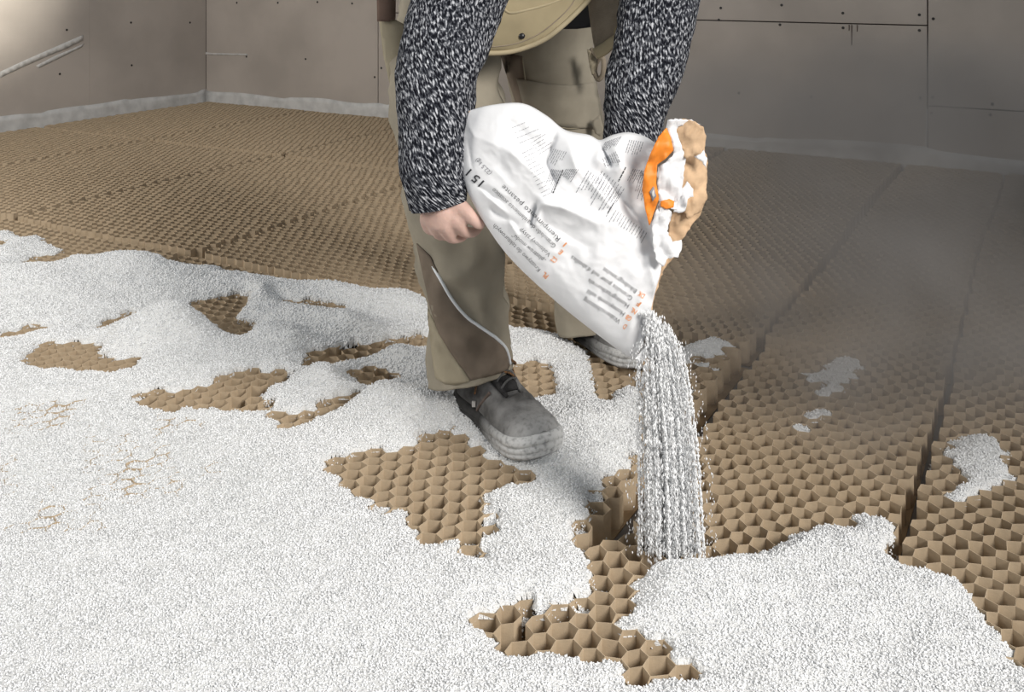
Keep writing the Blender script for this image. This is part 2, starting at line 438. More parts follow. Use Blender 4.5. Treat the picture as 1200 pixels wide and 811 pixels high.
HOLES = [
 [(374, 551), (395, 540), (440, 525), (460, 529), (477, 524), (497, 517), (500, 506), (515, 501), (535, 499), (552, 522), (572, 540), (610, 547), (635, 562), (612, 571), (592, 567), (575, 576), (572, 604), (575, 625), (550, 632), (527, 635), (502, 636), (482, 627), (487, 605), (467, 600), (445, 605), (445, 585), (427, 585), (410, 572), (394, 557)],
 [(549, 640), (575, 640), (572, 659), (550, 655)],
 [(597, 426), (612, 423), (644, 430), (644, 463), (625, 467), (601, 447)],
 [(157, 471), (167, 459), (217, 456), (258, 444), (302, 431), (348, 438), (322, 452), (302, 460), (313, 475), (337, 482), (357, 485), (383, 469), (421, 460), (437, 463), (404, 475), (360, 495), (342, 503), (322, 495), (307, 482), (293, 481), (261, 482), (243, 478), (191, 479)],
 [(412, 431), (430, 428), (462, 436), (479, 440), (459, 447), (436, 455), (411, 450)],
 [(354, 428), (360, 412), (404, 405), (471, 396), (505, 393), (505, 405), (436, 418), (392, 427), (366, 433)],
 [(207, 365), (235, 352), (281, 346), (289, 350), (277, 373), (293, 381), (302, 386), (285, 396), (268, 392), (256, 384), (226, 371)],
 [(325, 348), (377, 356), (411, 361), (402, 365), (335, 355)],
 [(107, 385), (138, 371), (176, 363), (151, 372), (126, 386)],
 [(-12, 398), (21, 385), (46, 381), (61, 385), (17, 395)],
 [(31, 428), (42, 400), (113, 402), (119, 419), (147, 421), (161, 418), (151, 432), (134, 438), (71, 434)],
 [(-12, 282), (14, 280), (0, 289), (-12, 290)],
 [(22, 311), (44, 301), (73, 298), (87, 299), (62, 309)],
]
ISLANDS = [
 ([[(797, 407), (820, 398), (836, 395), (856, 402), (844, 414), (820, 419), (796, 427), (785, 420)], [(819, 426), (836, 425), (838, 432), (822, 432)], [(800, 441), (815, 438), (812, 446), (801, 448)], [(798, 452), (811, 450), (808, 463), (798, 464)]],
  'small white granulate heap on honeycomb close behind the falling stream'),
 ([[(940, 439), (963, 433), (981, 418), (1007, 424), (1009, 436), (986, 447), (998, 459), (963, 463), (960, 447)], [(950, 481), (965, 479), (968, 490), (950, 494)], [(925, 497), (940, 497), (938, 505), (926, 505)]],
  'small ragged white granulate patch in the dust with two smaller spots below'),
 ([[(1094, 529), (1131, 511), (1166, 505), (1172, 526), (1184, 543), (1175, 563), (1131, 581), (1114, 584), (1131, 555), (1108, 540)]],
  'larger ragged white granulate patch beyond the dark seam between the sheets'),
]
def gpoly(poly): return np.array([(G(x, y).x, G(x, y).y) for x, y in poly])
STEP = 0.008
gx = np.arange(-3.25, 1.75, STEP); gy = np.arange(1.02, 3.95, STEP)
GXX, GYY = np.meshgrid(gx, gy); GP = np.stack([GXX.ravel(), GYY.ravel()], 1)
sdm = signed_dist(GP, gpoly(COVER))
for hl in HOLES: sdm = np.minimum(sdm, -signed_dist(GP, gpoly(hl)))

# honeycomb sheets: (u0, u1, n0, n1, rough kind)
US = -0.69
SHEETS = []
def add_sheet(u0, u1, n0, n1, key, col=0): SHEETS.append(dict(u0=u0, u1=u1, n0=n0, n1=n1, key=key, col=col, ou=random.random() * 0.03, on=random.random() * 0.03))
ub = [UW + 0.012, UW + 1.0, UW + 2.0, UW + 3.0, UW + 4.0, US]
for i in range(5):
    a, b = ub[i] + 0.004, ub[i + 1] - 0.004
    r1 = 2.345 if i < 4 else 2.47
    add_sheet(a, b, 0.86, r1 - 0.008, 'front' if i < 4 else 'shoe', i)
    add_sheet(a, b, r1 + 0.008, 3.84, 'mid', i)
    add_sheet(a, b, 3.856, NW - 0.02, 'far', i)
for i, (a, b, key) in enumerate(((US + 0.034, -0.241, 'strip'), (-0.231, 0.769, 'right'), (0.777, 1.777, 'edge'))):
    add_sheet(a, b, 0.95, 2.55, key)
    add_sheet(a - (0.026 if key == 'strip' else 0), b, 2.562, 4.03, 'mid', 5 + i)
    add_sheet(a - (0.026 if key == 'strip' else 0), b, 4.045, NW - 0.02, 'far', 5 + i)
PITCH = 0.0372; ROW = PITCH * math.sqrt(3)
def warp(u, n):
    """slightly uneven stretching of the paper"""
    wu = 0.006 * np.sin(5 * u + 3 * n + 1) + 0.0030 * np.sin(31 * n + 2.3 * np.sin(17 * u)) + 0.0018 * np.sin(83 * u + 61 * n)
    wn = 0.006 * np.sin(4 * n - 6 * u + 2) + 0.0030 * np.sin(37 * u + 1.7 * np.sin(19 * n)) + 0.0018 * np.sin(77 * n - 59 * u)
    return u + wu, n + wn, 0.0012 * np.sin(53 * u + 71 * n) + 0.0008 * np.sin(131 * u - 97 * n)
def nearest_cell(u, n, sh):
    best = None
    for du, dn in ((0, 0), (PITCH / 2, ROW / 2)):
        cu = np.round((u - sh['ou'] - du) / PITCH) * PITCH + sh['ou'] + du
        cn = np.round((n - sh['on'] - dn) / ROW) * ROW + sh['on'] + dn
        d = (u - cu) ** 2 + (n - cn) ** 2
        if best is None: best = (d, cu, cn)
        else:
            k = d < best[0]; best = (np.where(k, d, best[0]), np.where(k, cu, best[1]), np.where(k, cn, best[2]))
    return best[1], best[2]

def grid_sample(Fd, x, y):
    fx = np.clip((x - gx[0]) / STEP, 0, len(gx) - 1.001); fy = np.clip((y - gy[0]) / STEP, 0, len(gy) - 1.001)
    i = fx.astype(int); j = fy.astype(int); a = fx - i; b = fy - j
    A = Fd.reshape(len(gy), len(gx))
    return (A[j, i] * (1 - a) + A[j, i + 1] * a) * (1 - b) + (A[j + 1, i] * (1 - a) + A[j + 1, i + 1] * a) * b

def smooth_noise(x, y, s, seed):
    """cheap value noise"""
    r = np.random.default_rng(seed); T = r.random((256, 256))
    fx = x / s + 1000; fy = y / s + 1000
    i = np.floor(fx).astype(int); j = np.floor(fy).astype(int); a = fx - i; b = fy - j
    a = a * a * (3 - 2 * a); b = b * b * (3 - 2 * b)
    g = lambda p, q: T[p % 256, q % 256]
    return (g(i, j) * (1 - a) + g(i + 1, j) * a) * (1 - b) + (g(i, j + 1) * (1 - a) + g(i + 1, j + 1) * a) * b

gu = GP[:, 0] * U.x + GP[:, 1] * U.y; gn = GP[:, 0] * N.x + GP[:, 1] * N.y
cu_all = gu.copy(); cn_all = gn.copy()
wu_, wn_, _ = warp(gu, gn); gu0 = 2 * gu - wu_; gn0 = 2 * gn - wn_        # back to the unstretched lattice
for sh in SHEETS:
    k = (gu >= sh['u0'] - np.where(gn < 1.52, 0.03 if sh['key'] == 'strip' else 0.0, 0.0)) & (gu <= sh['u1']) & (gn >= sh['n0']) & (gn <= sh['n1'])
    if k.any():
        a, b = nearest_cell(gu0[k], gn0[k], sh); cu_all[k], cn_all[k], _ = warp(a, b)
cxx = cu_all * U.x + cn_all * N.x; cyy = cu_all * U.y + cn_all * N.y
def field(sd):
    sdc = grid_sample(sd, cxx, cyy)                      # distance at the cell centre: cells fill one by one
    rnd = smooth_noise(cxx * 1000, cyy * 1000, 7.3, 5)
    lift = 0.0015 + 0.011 * np.clip(sd / 0.05, 0, 1) ** 0.8
    hin = HT + lift + (smooth_noise(GP[:, 0], GP[:, 1], 0.06, 1) - 0.5) * 0.007 + (smooth_noise(GP[:, 0], GP[:, 1], 0.022, 2) - 0.5) * 0.004
    fill = HT - 0.002 - np.clip(-sdc - 0.001, 0, 1) * 5.0 - rnd * np.where(sdc < 0, 0.022, 0.004)
    h = np.where(sdc < 0, np.minimum(fill, hin), np.where(sd < 0, HT - 0.003, hin))
    return h
HF = field(sdm)
# flush area on the left: granulate struck off level with the cell rims
fp = gpoly([(-60, 470), (150, 452), (330, 500), (300, 590), (200, 640), (-100, 650)])
fs_ = np.clip(signed_dist(GP, fp) / 0.06, 0, 1)
HF = np.where(sdm > 0.0, HF - fs_ * (HF - (HT - 0.0005)) * (0.55 + 0.75 * smooth_noise(GP[:, 0], GP[:, 1], 0.09, 9)), HF)
# heaps that have not been spread yet: (px, py, radius u, radius n, height)
MOUNDS = [(160, 318, .20, .11, .042), (60, 335, .26, .14, .022), (205, 394, .12, .08, .070), (150, 402, .10, .10, .034), (330, 400, .15, .06, .030), (300, 345, .14, .09, .024), (390, 343, .18, .04, .026), (400, 388, .22, .06, .044), (470, 362, .12, .07, .036), (470, 425, .10, .05, .028), (380, 448, .06, .04, .026), (470, 482, .20, .08, .042), (690, 500, .12, .14, .022), (640, 410, .10, .05, .016), (560, 480, .10, .1, .012), (820, 685, .16, .10, .018), (980, 660, .14, .1, .012), (640, 690, .09, .06, .008)]
for px, py, ru, rn, hgt in MOUNDS:
    c = G(px, py); u0, n0 = un(c)
    q = ((gu - u0) / ru) ** 2 + ((gn - n0) / rn) ** 2
    HF += np.where(sdm > 0, hgt * np.exp(-q * 1.3) * np.clip(sdm / 0.045, 0, 1), 0)
HISL = [field(np.max([signed_dist(GP, gpoly(p)) for p in polys], axis=0)) for polys, _ in ISLANDS]
HALL = HF.copy()
for h in HISL: HALL = np.maximum(HALL, h)
def height_at(x, y): return grid_sample(HALL, x, y)

def in_frame(x, y, z, mx=60, my=40):
    px = 600 + x / y * F; py = HY + (CZ - z) / y * F
    return (px > -mx) & (px < 1200 + mx) & (py > -my) & (py < 811 + my)

def fast_mesh(name, V, tris, m, parent=None, tone=None, smooth=False):
    me = bpy.data.meshes.new(name)
    rl = np.array(root_loc(parent))
    V = np.asarray(V, np.float32) - rl.astype(np.float32); tris = np.asarray(tris, np.int32)
    me.vertices.add(len(V)); me.vertices.foreach_set('co', V.ravel())
    k = tris.shape[1]
    me.loops.add(tris.size); me.loops.foreach_set('vertex_index', tris.ravel())
    me.polygons.add(len(tris)); me.polygons.foreach_set('loop_start', np.arange(0, tris.size, k, dtype=np.int32))
    me.polygons.foreach_set('loop_total', np.full(len(tris), k, np.int32))
    me.materials.append(m)
    if tone is not None:
        at = me.attributes.new('tone', 'FLOAT', 'POINT'); at.data.foreach_set('value', np.asarray(tone, np.float32))
    me.update(calc_edges=True)
    if smooth: me.polygons.foreach_set('use_smooth', np.ones(len(tris), bool))
    o = bpy.data.objects.new(name, me)
    return link(o, parent)

def bed(name, H, label, parent=None, floor=0.012):
    A = H.reshape(len(gy), len(gx)) ; ok = A > floor
    quad = ok[:-1, :-1] | ok[1:, :-1] | ok[:-1, 1:] | ok[1:, 1:]
    mx = np.max([A[:-1, :-1], A[1:, :-1], A[:-1, 1:], A[1:, 1:]], axis=0); mn = np.min([A[:-1, :-1], A[1:, :-1], A[:-1, 1:], A[1:, 1:]], axis=0)
    jump = quad & (mx - np.maximum(mn, 0.004) > 0.012) & (mn < HT - 0.008)      # a cell wall stands there
    jump_low = jump & (mx <= HT - 0.006); quad &= ~jump_low; jump &= ~jump_low
    def corner(sel):
        j, i = np.nonzero(sel); w = len(gx)
        return np.stack([j * w + i, j * w + i + 1, (j + 1) * w + i + 1, (j + 1) * w + i], 1)
    q = corner(quad & ~jump)
    used, inv = np.unique(q, return_inverse=True)
    Q = inv.reshape(q.shape)
    V = np.stack([GP[used, 0], GP[used, 1], np.maximum(H[used], 0.004)], 1)
    # at the rim of a filled cell the surface stops at the paper wall
    q = corner(jump)
    if len(q):
        hq = H[q]; top_i = q[np.arange(len(q)), hq.argmax(1)]
        X = np.stack([GP[q, 0], GP[q, 1], hq], 2)
        ch = np.stack([cxx[top_i], cyy[top_i]], 1)[:, None, :]; cl = np.stack([cxx[q], cyy[q]], 2)
        ht = np.stack([GP[top_i, 0], GP[top_i, 1]], 1)[:, None, :]
        f0 = ((X[..., :2] - ch) ** 2).sum(2) - ((X[..., :2] - cl) ** 2).sum(2)
        f1 = ((ht - ch) ** 2).sum(2) - ((ht - cl) ** 2).sum(2)
        t = np.clip(f0 / np.where(np.abs(f0 - f1) < 1e-9, 1e-9, f0 - f1), 0.1, 0.95)
        lowm = hq < HT - 0.006
        X[..., :2] = np.where(lowm[..., None], X[..., :2] + (ht - X[..., :2]) * t[..., None], X[..., :2])
        X[..., 2] = np.where(lowm, HT - 0.008, X[..., 2])
        Q = np.concatenate([Q, np.arange(len(q) * 4).reshape(-1, 4) + len(V)])
        V = np.concatenate([V, X.reshape(-1, 3)])
    o = fast_mesh(name, V, Q, M['gravel_base'], smooth=True)
    tag(o, label, 'granulate', kind='stuff')
    return o

OCT = np.array([(1, 0, 0), (-1, 0, 0), (0, 1, 0), (0, -1, 0), (0, 0, 1), (0, 0, -1)], float)
OTR = np.array([(0, 2, 4), (2, 1, 4), (1, 3, 4), (3, 0, 4), (2, 0, 5), (1, 2, 5), (3, 1, 5), (0, 3, 5)])
def grains(name, C, size, parent, elong=(1.0, 0.7, 0.6), vertical=0.0):
    n = len(C)
    if n == 0: return None
    q = RNG.normal(size=(n, 4)); q /= np.linalg.norm(q, axis=1, keepdims=True)
    w, x, y, z = q.T
    R = np.stack([1 - 2 * (y * y + z * z), 2 * (x * y - z * w), 2 * (x * z + y * w), 2 * (x * y + z * w), 1 - 2 * (x * x + z * z), 2 * (y * z - x * w), 2 * (x * z - y * w), 2 * (y * z + x * w), 1 - 2 * (x * x + y * y)], 1).reshape(n, 3, 3)
    if vertical:
        up = np.array([0.0, 0.0, 1.0]) + RNG.normal(size=(n, 3)) * 0.18; up /= np.linalg.norm(up, axis=1, keepdims=True)
        a = RNG.normal(size=(n, 3)); a -= (a * up).sum(1, keepdims=True) * up; a /= np.linalg.norm(a, axis=1, keepdims=True)
        R = np.stack([up, a, np.cross(up, a)], 2)
    sc = np.asarray(size).reshape(-1, 1) * np.array(elong) * RNG.uniform(0.65, 1.3, (n, 3))
    L = OCT[None] * sc[:, None, :] * RNG.uniform(0.7, 1.25, (n, 6, 1)) + RNG.normal(size=(n, 6, 3)) * 0.16 * np.asarray(size).reshape(-1, 1, 1)
    V = np.einsum('nij,nkj->nki', R, L) + C[:, None, :]
    T = (OTR[None] + (np.arange(n) * 6)[:, None, None]).reshape(-1, 3)
    tone = np.repeat(np.clip(RNG.normal(0.55, 0.28, n), 0, 1), 6)
    if vertical: tone = np.full(len(tone), 1.0)
    return tag(fast_mesh(name, V.reshape(-1, 3), T, M['falling_grain'] if vertical else M['grain'], parent, tone, smooth=True), kind='stuff')

def scatter(H, dens, lo=0.0, xr=(-2.9, 1.7), yr=(1.1, 3.9)):
    n = int((xr[1] - xr[0]) * (yr[1] - yr[0]) * dens)
    x = RNG.uniform(*xr, n); y = RNG.uniform(*yr, n)
    z = grid_sample(H, x, y)
    keep = (z > 0.014) & (RNG.random(n) < np.clip((1.75 / y) ** 1.7, 0.10, 1))
    keep &= in_frame(x, y, z, 150, 30)
    x, y, z = x[keep], y[keep], z[keep]
    s = 0.0024 * np.clip(y / 1.75, 1.0, 1.7) ** 0.8
    return np.stack([x, y, z + RNG.uniform(-0.0008, 0.0022, len(z))], 1), s

mainbed = bed('granulate_layer', HF, 'thick layer of white granulate spread over the honeycomb sheets')
C, s = scatter(HF, 104000)
grains('grain', C, s, mainbed)
for (polys, label), H in zip(ISLANDS, HISL):
    b_ = bed('granulate_patch', H, label)
    C, s = scatter(H, 60000, xr=(0.2, 1.7), yr=(1.6, 2.9))
    grains('grain', C, s, b_)

# ------------------------------------------------------------------ honeycomb sheets
RC = PITCH / math.sqrt(3)
ORD = ['first', 'second', 'third', 'fourth', 'fifth', 'sixth', 'seventh', 'eighth']
def sheet_label(sh):
    o = ORD[sh['col']]
    return {'front': 'half-buried cardboard honeycomb sheet, %s in the granulate row counted from the side wall' % o,
            'shoe': 'cardboard honeycomb sheet under the shoes, its cut side open beside the falling stream',
            'mid': 'empty cardboard honeycomb sheet in the middle row, %s from the lit side wall' % o,
            'far': 'empty cardboard honeycomb sheet against the back wall, %s from the room corner' % o,
            'strip': 'narrow dusty cardboard honeycomb sheet where the stream of granulate lands',
            'right': 'dusty cardboard honeycomb sheet beyond the dark seam, under the larger granulate patch',
            'edge': 'dusty cardboard honeycomb sheet lying past the one with the larger granulate patch'}[sh['key']]
ncell = 0
for sh in SHEETS:
    cells = []
    j0 = int(sh['n0'] / (ROW / 2)) - 2; j1 = int(sh['n1'] / (ROW / 2)) + 3
    for j in range(j0, j1):
        n_ = j * ROW / 2 + sh['on']
        if not (sh['n0'] + 0.6 * RC < n_ < sh['n1'] - 0.6 * RC): continue
        off = (j % 2) * PITCH / 2 + sh['ou']
        for i in range(int((sh['u0'] - off) / PITCH) - 1, int((sh['u1'] - off) / PITCH) + 2):
            u_ = off + i * PITCH
            if not (sh['u0'] - (0.030 if sh['key'] == 'strip' and n_ < 1.52 else 0) + 0.45 * PITCH < u_ < sh['u1'] - 0.45 * PITCH): continue
            p = U * u_ + N * n_
            if p.y < 1.05: continue
            if not in_frame(p.x, p.y, HT, 620, 90): continue
            hidden = False; exposed = 1.0
            if gx[0] < p.x < gx[-1] and gy[0] < p.y < gy[-1]:
                hs = [float(height_at(np.array([p.x + dx]), np.array([p.y + dy]))[0]) for dx, dy in ((0, 0), (.03, 0), (-.03, 0), (0, .03), (0, -.03))]
                hidden = min(hs) > HT + 0.012
                exposed = HT - min(hs)
            if hidden: continue
            cells.append((u_, n_, p, exposed))
    if not cells: continue
    vis = [c for c in cells if in_frame(c[2].x, c[2].y, HT, 0, 0)]
    if not vis: continue
    root = empty('honeycomb_sheet', tuple(W((sh['u0'] + sh['u1']) / 2, (sh['n0'] + sh['n1']) / 2, 0.0)), sheet_label(sh), 'honeycomb sheet', 'cardboard honeycomb sheets covering the floor')
    mobj('backing_paper', [W(a, b, z) for z in (0.001, 0.003) for a, b in ((sh['u0'], sh['n0']), (sh['u1'], sh['n0']), (sh['u1'], sh['n1']), (sh['u0'], sh['n1']))],
         [(3, 2, 1, 0), (4, 5, 6, 7), (0, 1, 5, 4), (1, 2, 6, 5), (2, 3, 7, 6), (3, 0, 4, 7)], M['backing'], root, smooth=False)
    # the cells that show largest become parts
    big = sorted([c for c in vis if c[2].y < 3.45 and c[3] > -0.001], key=lambda c: c[2].y)[:300]
    bigset = set(id(c) for c in big)
    SV, SF = [], []
    for c in cells:
        u_, n_, p, ex = c
        ring = []
        for k in range(6):
            an = math.pi / 6 + k * math.pi / 3
            a, b, dz = warp(u_ + RC * math.cos(an), n_ + RC * math.sin(an))
            ring.append(W(float(a), float(b), HT + float(dz)))
        cen = sum(ring, Vector()) / 6
        if id(c) in bigset:
            t = 0.0006 / RC
            inn = [q + (Vector((cen.x, cen.y, q.z)) - q) * t * 1.0 for q in ring]
            v = [q.copy() for q in ring] + inn
            v += [Vector((q.x, q.y, 0.003)) for q in ring] + [Vector((q.x, q.y, 0.003)) for q in inn]
            f = []
            for k in range(6):
                k2 = (k + 1) % 6
                f += [(k, k2, 6 + k2, 6 + k), (k, 12 + k, 12 + k2, k2), (6 + k, 6 + k2, 18 + k2, 18 + k)]
            mobj('cell', v, f, M['kraft'], root, smooth=False, origin=(cen.x, cen.y, 0.003)); ncell += 1
        else:
            o = len(SV)
            q2 = [q + (Vector((cen.x, cen.y, q.z)) - q) * 0.012 for q in ring]
            SV += [tuple(q) for q in q2] + [(q.x, q.y, 0.003) for q in q2]
            SF += [(o + k, o + (k + 1) % 6, o + 6 + (k + 1) % 6, o + 6 + k) for k in range(6)]
    if SV: tag(mobj('cell_field', SV, SF, M['kraft'], root, smooth=False), kind='stuff')

# ------------------------------------------------------------------ person
def loft(rings, nseg=48, nrow=60, wr=0.0, seed=0.0, hem=None, caps=False, ws=9.0):
    """rings: (px_left, px_right, py, depth, half thickness) -> verts, faces, uvs ; rows top-last"""
    rr = catmull([(a, b, y, d, t) for a, b, y, d, t in rings], nrow)
    V, Fc, UV = [], [], []
    acc = 0; prev = None
    for i, (a, b, y, d, t) in enumerate(rr):
        c = P((a + b) / 2, y, d); hw = (b - a) / 2 / F * d
        if prev is not None: acc += (c - prev).length
        prev = c
        for k in range(nseg + 1):
            an = 2 * math.pi * k / nseg
            p = c + Vector((hw * math.cos(an), t * math.sin(an), 0))
            if hem and i < nrow * 0.25: p.z += hem(an) * (1 - i / (nrow * 0.25))
            if wr:
                q = Vector((math.cos(an) * 1.0 + seed, math.sin(an) * 1.0, acc * ws + 0.5 * math.sin(an + seed)))
                rg = lambda z_: 0.55 - 1.6 * abs(noise.noise(z_))
                w = noise.noise(q) + 0.8 * rg(q * 1.35 + Vector((3, 1, 0))) + 0.25 * noise.noise(q * 5.1)
                p += (p - c).normalized() * w * wr
            V.append(p); UV.append((an / (2 * math.pi) * (hw + t) * 3.14, acc))
    w = nseg + 1
    for i in range(nrow - 1):
        for k in range(nseg):
            Fc.append((i * w + k, i * w + k + 1, (i + 1) * w + k + 1, (i + 1) * w + k))
    return V, Fc, UV

SZ = HT + 0.006                 # soles rest on the struck-off granulate
person = empty('person', tuple(Vector((0.06, 2.2, SZ))), 'person bent forward in khaki work clothes and grey knit sweater, emptying a sack', 'person')

# --- trousers
hem_r = lambda an: 0.012 * math.sin(an) * -1 + 0.018 * math.cos(an)
R1 = [(510, 599, 441, 2.07, .082), (506, 601, 415, 2.07, .085), (502, 599, 375, 2.07, .088), (497, 591, 335, 2.06, .088), (489, 587, 298, 2.05, .088), (482, 589, 258, 2.05, .092), (470, 590, 200, 2.08, .098), (462, 588, 140, 2.13, .10), (458, 584, 90, 2.19, .105), (462, 592, 40, 2.27, .115), (478, 640, -15, 2.36, .13), (490, 690, -60, 2.42, .14), (505, 690, -100, 2.44, .13)]
R2 = [(652, 734, 384, 2.50, .085), (651, 728, 350, 2.50, .088), (644, 718, 300, 2.49, .088), (632, 711, 250, 2.47, .09), (618, 709, 200, 2.45, .095), (607, 706, 155, 2.44, .10), (603, 701, 120, 2.43, .10), (597, 696, 90, 2.43, .105), (588, 692, 55, 2.43, .11), (575, 694, 15, 2.43, .12), (545, 696, -30, 2.43, .13), (520, 692, -75, 2.43, .13)]
a = loft(R1, 56, 90, 0.015, 1.7, hem_r); b = loft(R2, 56, 80, 0.009, 5.2, hem_r)
v, f = merge([(a[0], a[1]), (b[0], b[1])])
trousers = mobj('trousers', v, f, M['trouser'], person)
s_ = trousers.modifiers.new('thickness', 'SOLIDIFY'); s_.thickness = 0.003; s_.offset = -1
bt = bvh_of(trousers)
onleg = lambda off: (lambda x, y: cast(bt, x, y, off))
panel('shin_panel', [(489, 285), (505, 300), (513, 318), (528, 348), (548, 372), (572, 389), (590, 406), (598, 425), (594, 434), (575, 440), (552, 446), (545, 436), (528, 412), (515, 390), (505, 360), (497, 325)], 4, onleg(0.0015), M['trouser_brown'], trousers, 0.002)
panel('calf_panel', [(500, 358), (514, 388), (527, 411), (544, 436), (551, 447), (535, 451), (522, 450), (511, 443), (507, 418), (504, 388)], 4, onleg(0.001), M['trouser_beige'], trousers, 0.002)
pp = [cast(bt, x, y, 0.002) for x, y in catmull([(508, 311), (514, 322), (529, 350), (546, 371), (565, 384), (582, 397), (593, 410), (597, 426)], 30)]
tube('reflective_piping', [p for p in pp if p], 0.0034, M['reflect'], trousers, 8)
# back leg: knee pocket, seams, crumpled strap loop
panel('knee_pocket', [(607, 92), (640, 98), (670, 100), (697, 96), (700, 120), (705, 150), (680, 150), (640, 146), (620, 140)], 5, onleg(0.004), M['trouser'], trousers, 0.004)
panel('thigh_panel', [(584, 60), (612, 66), (617, 100), (622, 135), (606, 122), (596, 92)], 5, onleg(0.0015), M['trouser_brown'], trousers, 0.002)
panel('pocket_flap', [(694, 142), (703, 135), (708, 152), (703, 160), (697, 156)], 3, lambda x, y: P(x, y, 2.325), M['trouser'], trousers, 0.004)
for ln in ([(613, 66), (617, 95), (620, 130)], [(617, 99), (650, 106), (697, 104)], [(640, 146), (670, 150), (703, 147)]):
    q = [cast(bt, x, y, 0.004) for x, y in catmull(ln, 16)]
    tube('seam', [p for p in q if p], 0.0014, M['trouser_beige'], trousers, 6)
tube('hammer_loop', [P(x, y, d) for x, y, d in ((693, 58, 2.29), (701, 66, 2.27), (706.5, 68, 2.265), (707.5, 78, 2.265), (706, 88, 2.27), (701, 93, 2.28), (697, 84, 2.29), (699, 74, 2.295), (704, 66, 2.29))], 0.006, M['webbing'], trousers, 10, 50)
panel('strap_end', [(688, 58), (697, 62), (700, 74), (697, 86), (694, 88), (691, 78)], 3, lambda x, y: P(x, y, 2.285 + .003 * math.sin(y * .4)), M['trouser_beige'], trousers, 0.006)
# tool pocket hanging at the side of the front leg
panel('tool_pocket', [(445, 24), (462, 22), (476, 30), (472, 70), (466, 118), (458, 104), (450, 66)], 4, lambda x, y: P(x, y, 2.17 + 0.0008 * (x - 460) ** 2 / 20), M['trouser_beige'], trousers, 0.006)
panel('tool_pocket_strip', [(442, -40), (464, -40), (463, 22), (456, 25), (443, 25)], 4, lambda x, y: P(x, y, 2.16 + 0.001 * (x - 453) ** 2 / 20), M['leather_brown'], trousers, 0.008)

# --- sweater: torso and both sleeves
SR = [(481, 546, 240, 1.725, .048), (476, 549, 222, 1.73, .052), (470, 551, 195, 1.74, .056), (466, 553, 150, 1.76, .060), (465, 560, 100, 1.79, .066), (468, 574, 58, 1.82, .070), (477, 589, 15, 1.86, .074), (490, 606, -35, 1.90, .078), (510, 625, -100, 1.95, .085), (535, 640, -170, 2.0, .09), (560, 650, -230, 2.03, .08), (590, 650, -260, 2.05, .05)]
SL = [(709, 772, 190, 1.80, .048), (709, 775, 165, 1.80, .052), (708, 781, 135, 1.82, .056), (710, 795, 100, 1.84, .062), (717, 806, 60, 1.87, .066), (724, 816, 15, 1.90, .070), (730, 822, -35, 1.94, .074), (728, 820, -100, 1.98, .08), (715, 812, -170, 2.02, .09), (700, 800, -230, 2.05, .08), (700, 770, -260, 2.06, .05)]
TR = [(545, 700, -5, 2.33, .13), (540, 705, -40, 2.27, .14), (545, 740, -100, 2.18, .15), (550, 780, -170, 2.08, .15), (560, 790, -230, 2.04, .12), (620, 735, -275, 1.99, .075), (640, 712, -300, 1.95, .06)]
hem_c = lambda an: 0.006 * math.cos(an)
A_ = loft(SR, 56, 110, 0.006, 3.1, lambda an: 0.010 * math.cos(an), ws=11); B_ = loft(SL, 56, 100, 0.006, 8.3, hem_c, ws=11); C_ = loft(TR, 64, 50, 0.006, 2.0)
v, f = merge([(A_[0], A_[1]), (B_[0], B_[1]), (C_[0], C_[1])])
sweater = mobj('sweater', v, f, M['knit'], person, uvs=A_[2] + B_[2] + C_[2])
s_ = sweater.modifiers.new('thickness', 'SOLIDIFY'); s_.thickness = 0.004; s_.offset = -1

# --- jacket (open work waistcoat): shell over the back, two hanging fronts
JR = [(548, 712, -2, 2.34, .155), (540, 716, -40, 2.27, .165), (540, 748, -100, 2.18, .17), (546, 786, -170, 2.08, .17), (556, 796, -225, 2.04, .14), (610, 742, -268, 1.99, .09)]
jv, jf, juv = loft(JR, 64, 40, 0.006, 4.0)
jf = [q for q in jf if not (40 <= (q[0] % 65) < 56)]          # the front stays open
jacket = mobj('jacket', jv, jf, M['jacket'], person)
s_ = jacket.modifiers.new('thickness', 'SOLIDIFY'); s_.thickness = 0.006; s_.offset = 1
def jl(x, y):
    d = 2.03 + 0.9 * ((x - 625) / F) ** 2 * 4 - max(0, -y) * 0.00075 + 0.006 * math.sin(x * 0.09 + y * 0.05) + 0.004 * noise.noise(Vector((x * .04, y * .04, 0)))
    return P(x, y, d - 0.03 * math.exp(-((y - 30) / 40) ** 2))
pl = [(545, -225), (690, -225), (702, -60), (694, -6), (684, 6), (668, 22), (658, 31), (640, 45), (618, 55), (594, 61), (568, 62), (550, 58), (540, 30)]
jfl = panel('front_flap', pl, 5, jl, M['jacket'], jacket, 0.007)
tube('hem_binding', [jl(x, y) - Vector((0, .004, 0)) for x, y in catmull([(552, 60), (568, 62), (594, 61), (618, 55), (640, 45), (658, 31), (668, 22), (684, 6), (694, -6)], 40)], 0.0055, M['jacket_trim'], jfl, 8)
tube('stitch_line', [jl(x, y) - Vector((0, .004, 0)) for x, y in catmull([(552, 52), (568, 55), (594, 53), (614, 48), (634, 38), (652, 24), (668, 8), (676, -6)], 40)], 0.0012, M['webbing'], jfl, 6)
tube('pocket_seam', [jl(x, y) - Vector((0, .004, 0)) for x, y in catmull([(590, 8), (598, 15), (620, 11), (645, 4), (668, -6)], 30)], 0.0028, M['jacket_trim'], jfl, 6)
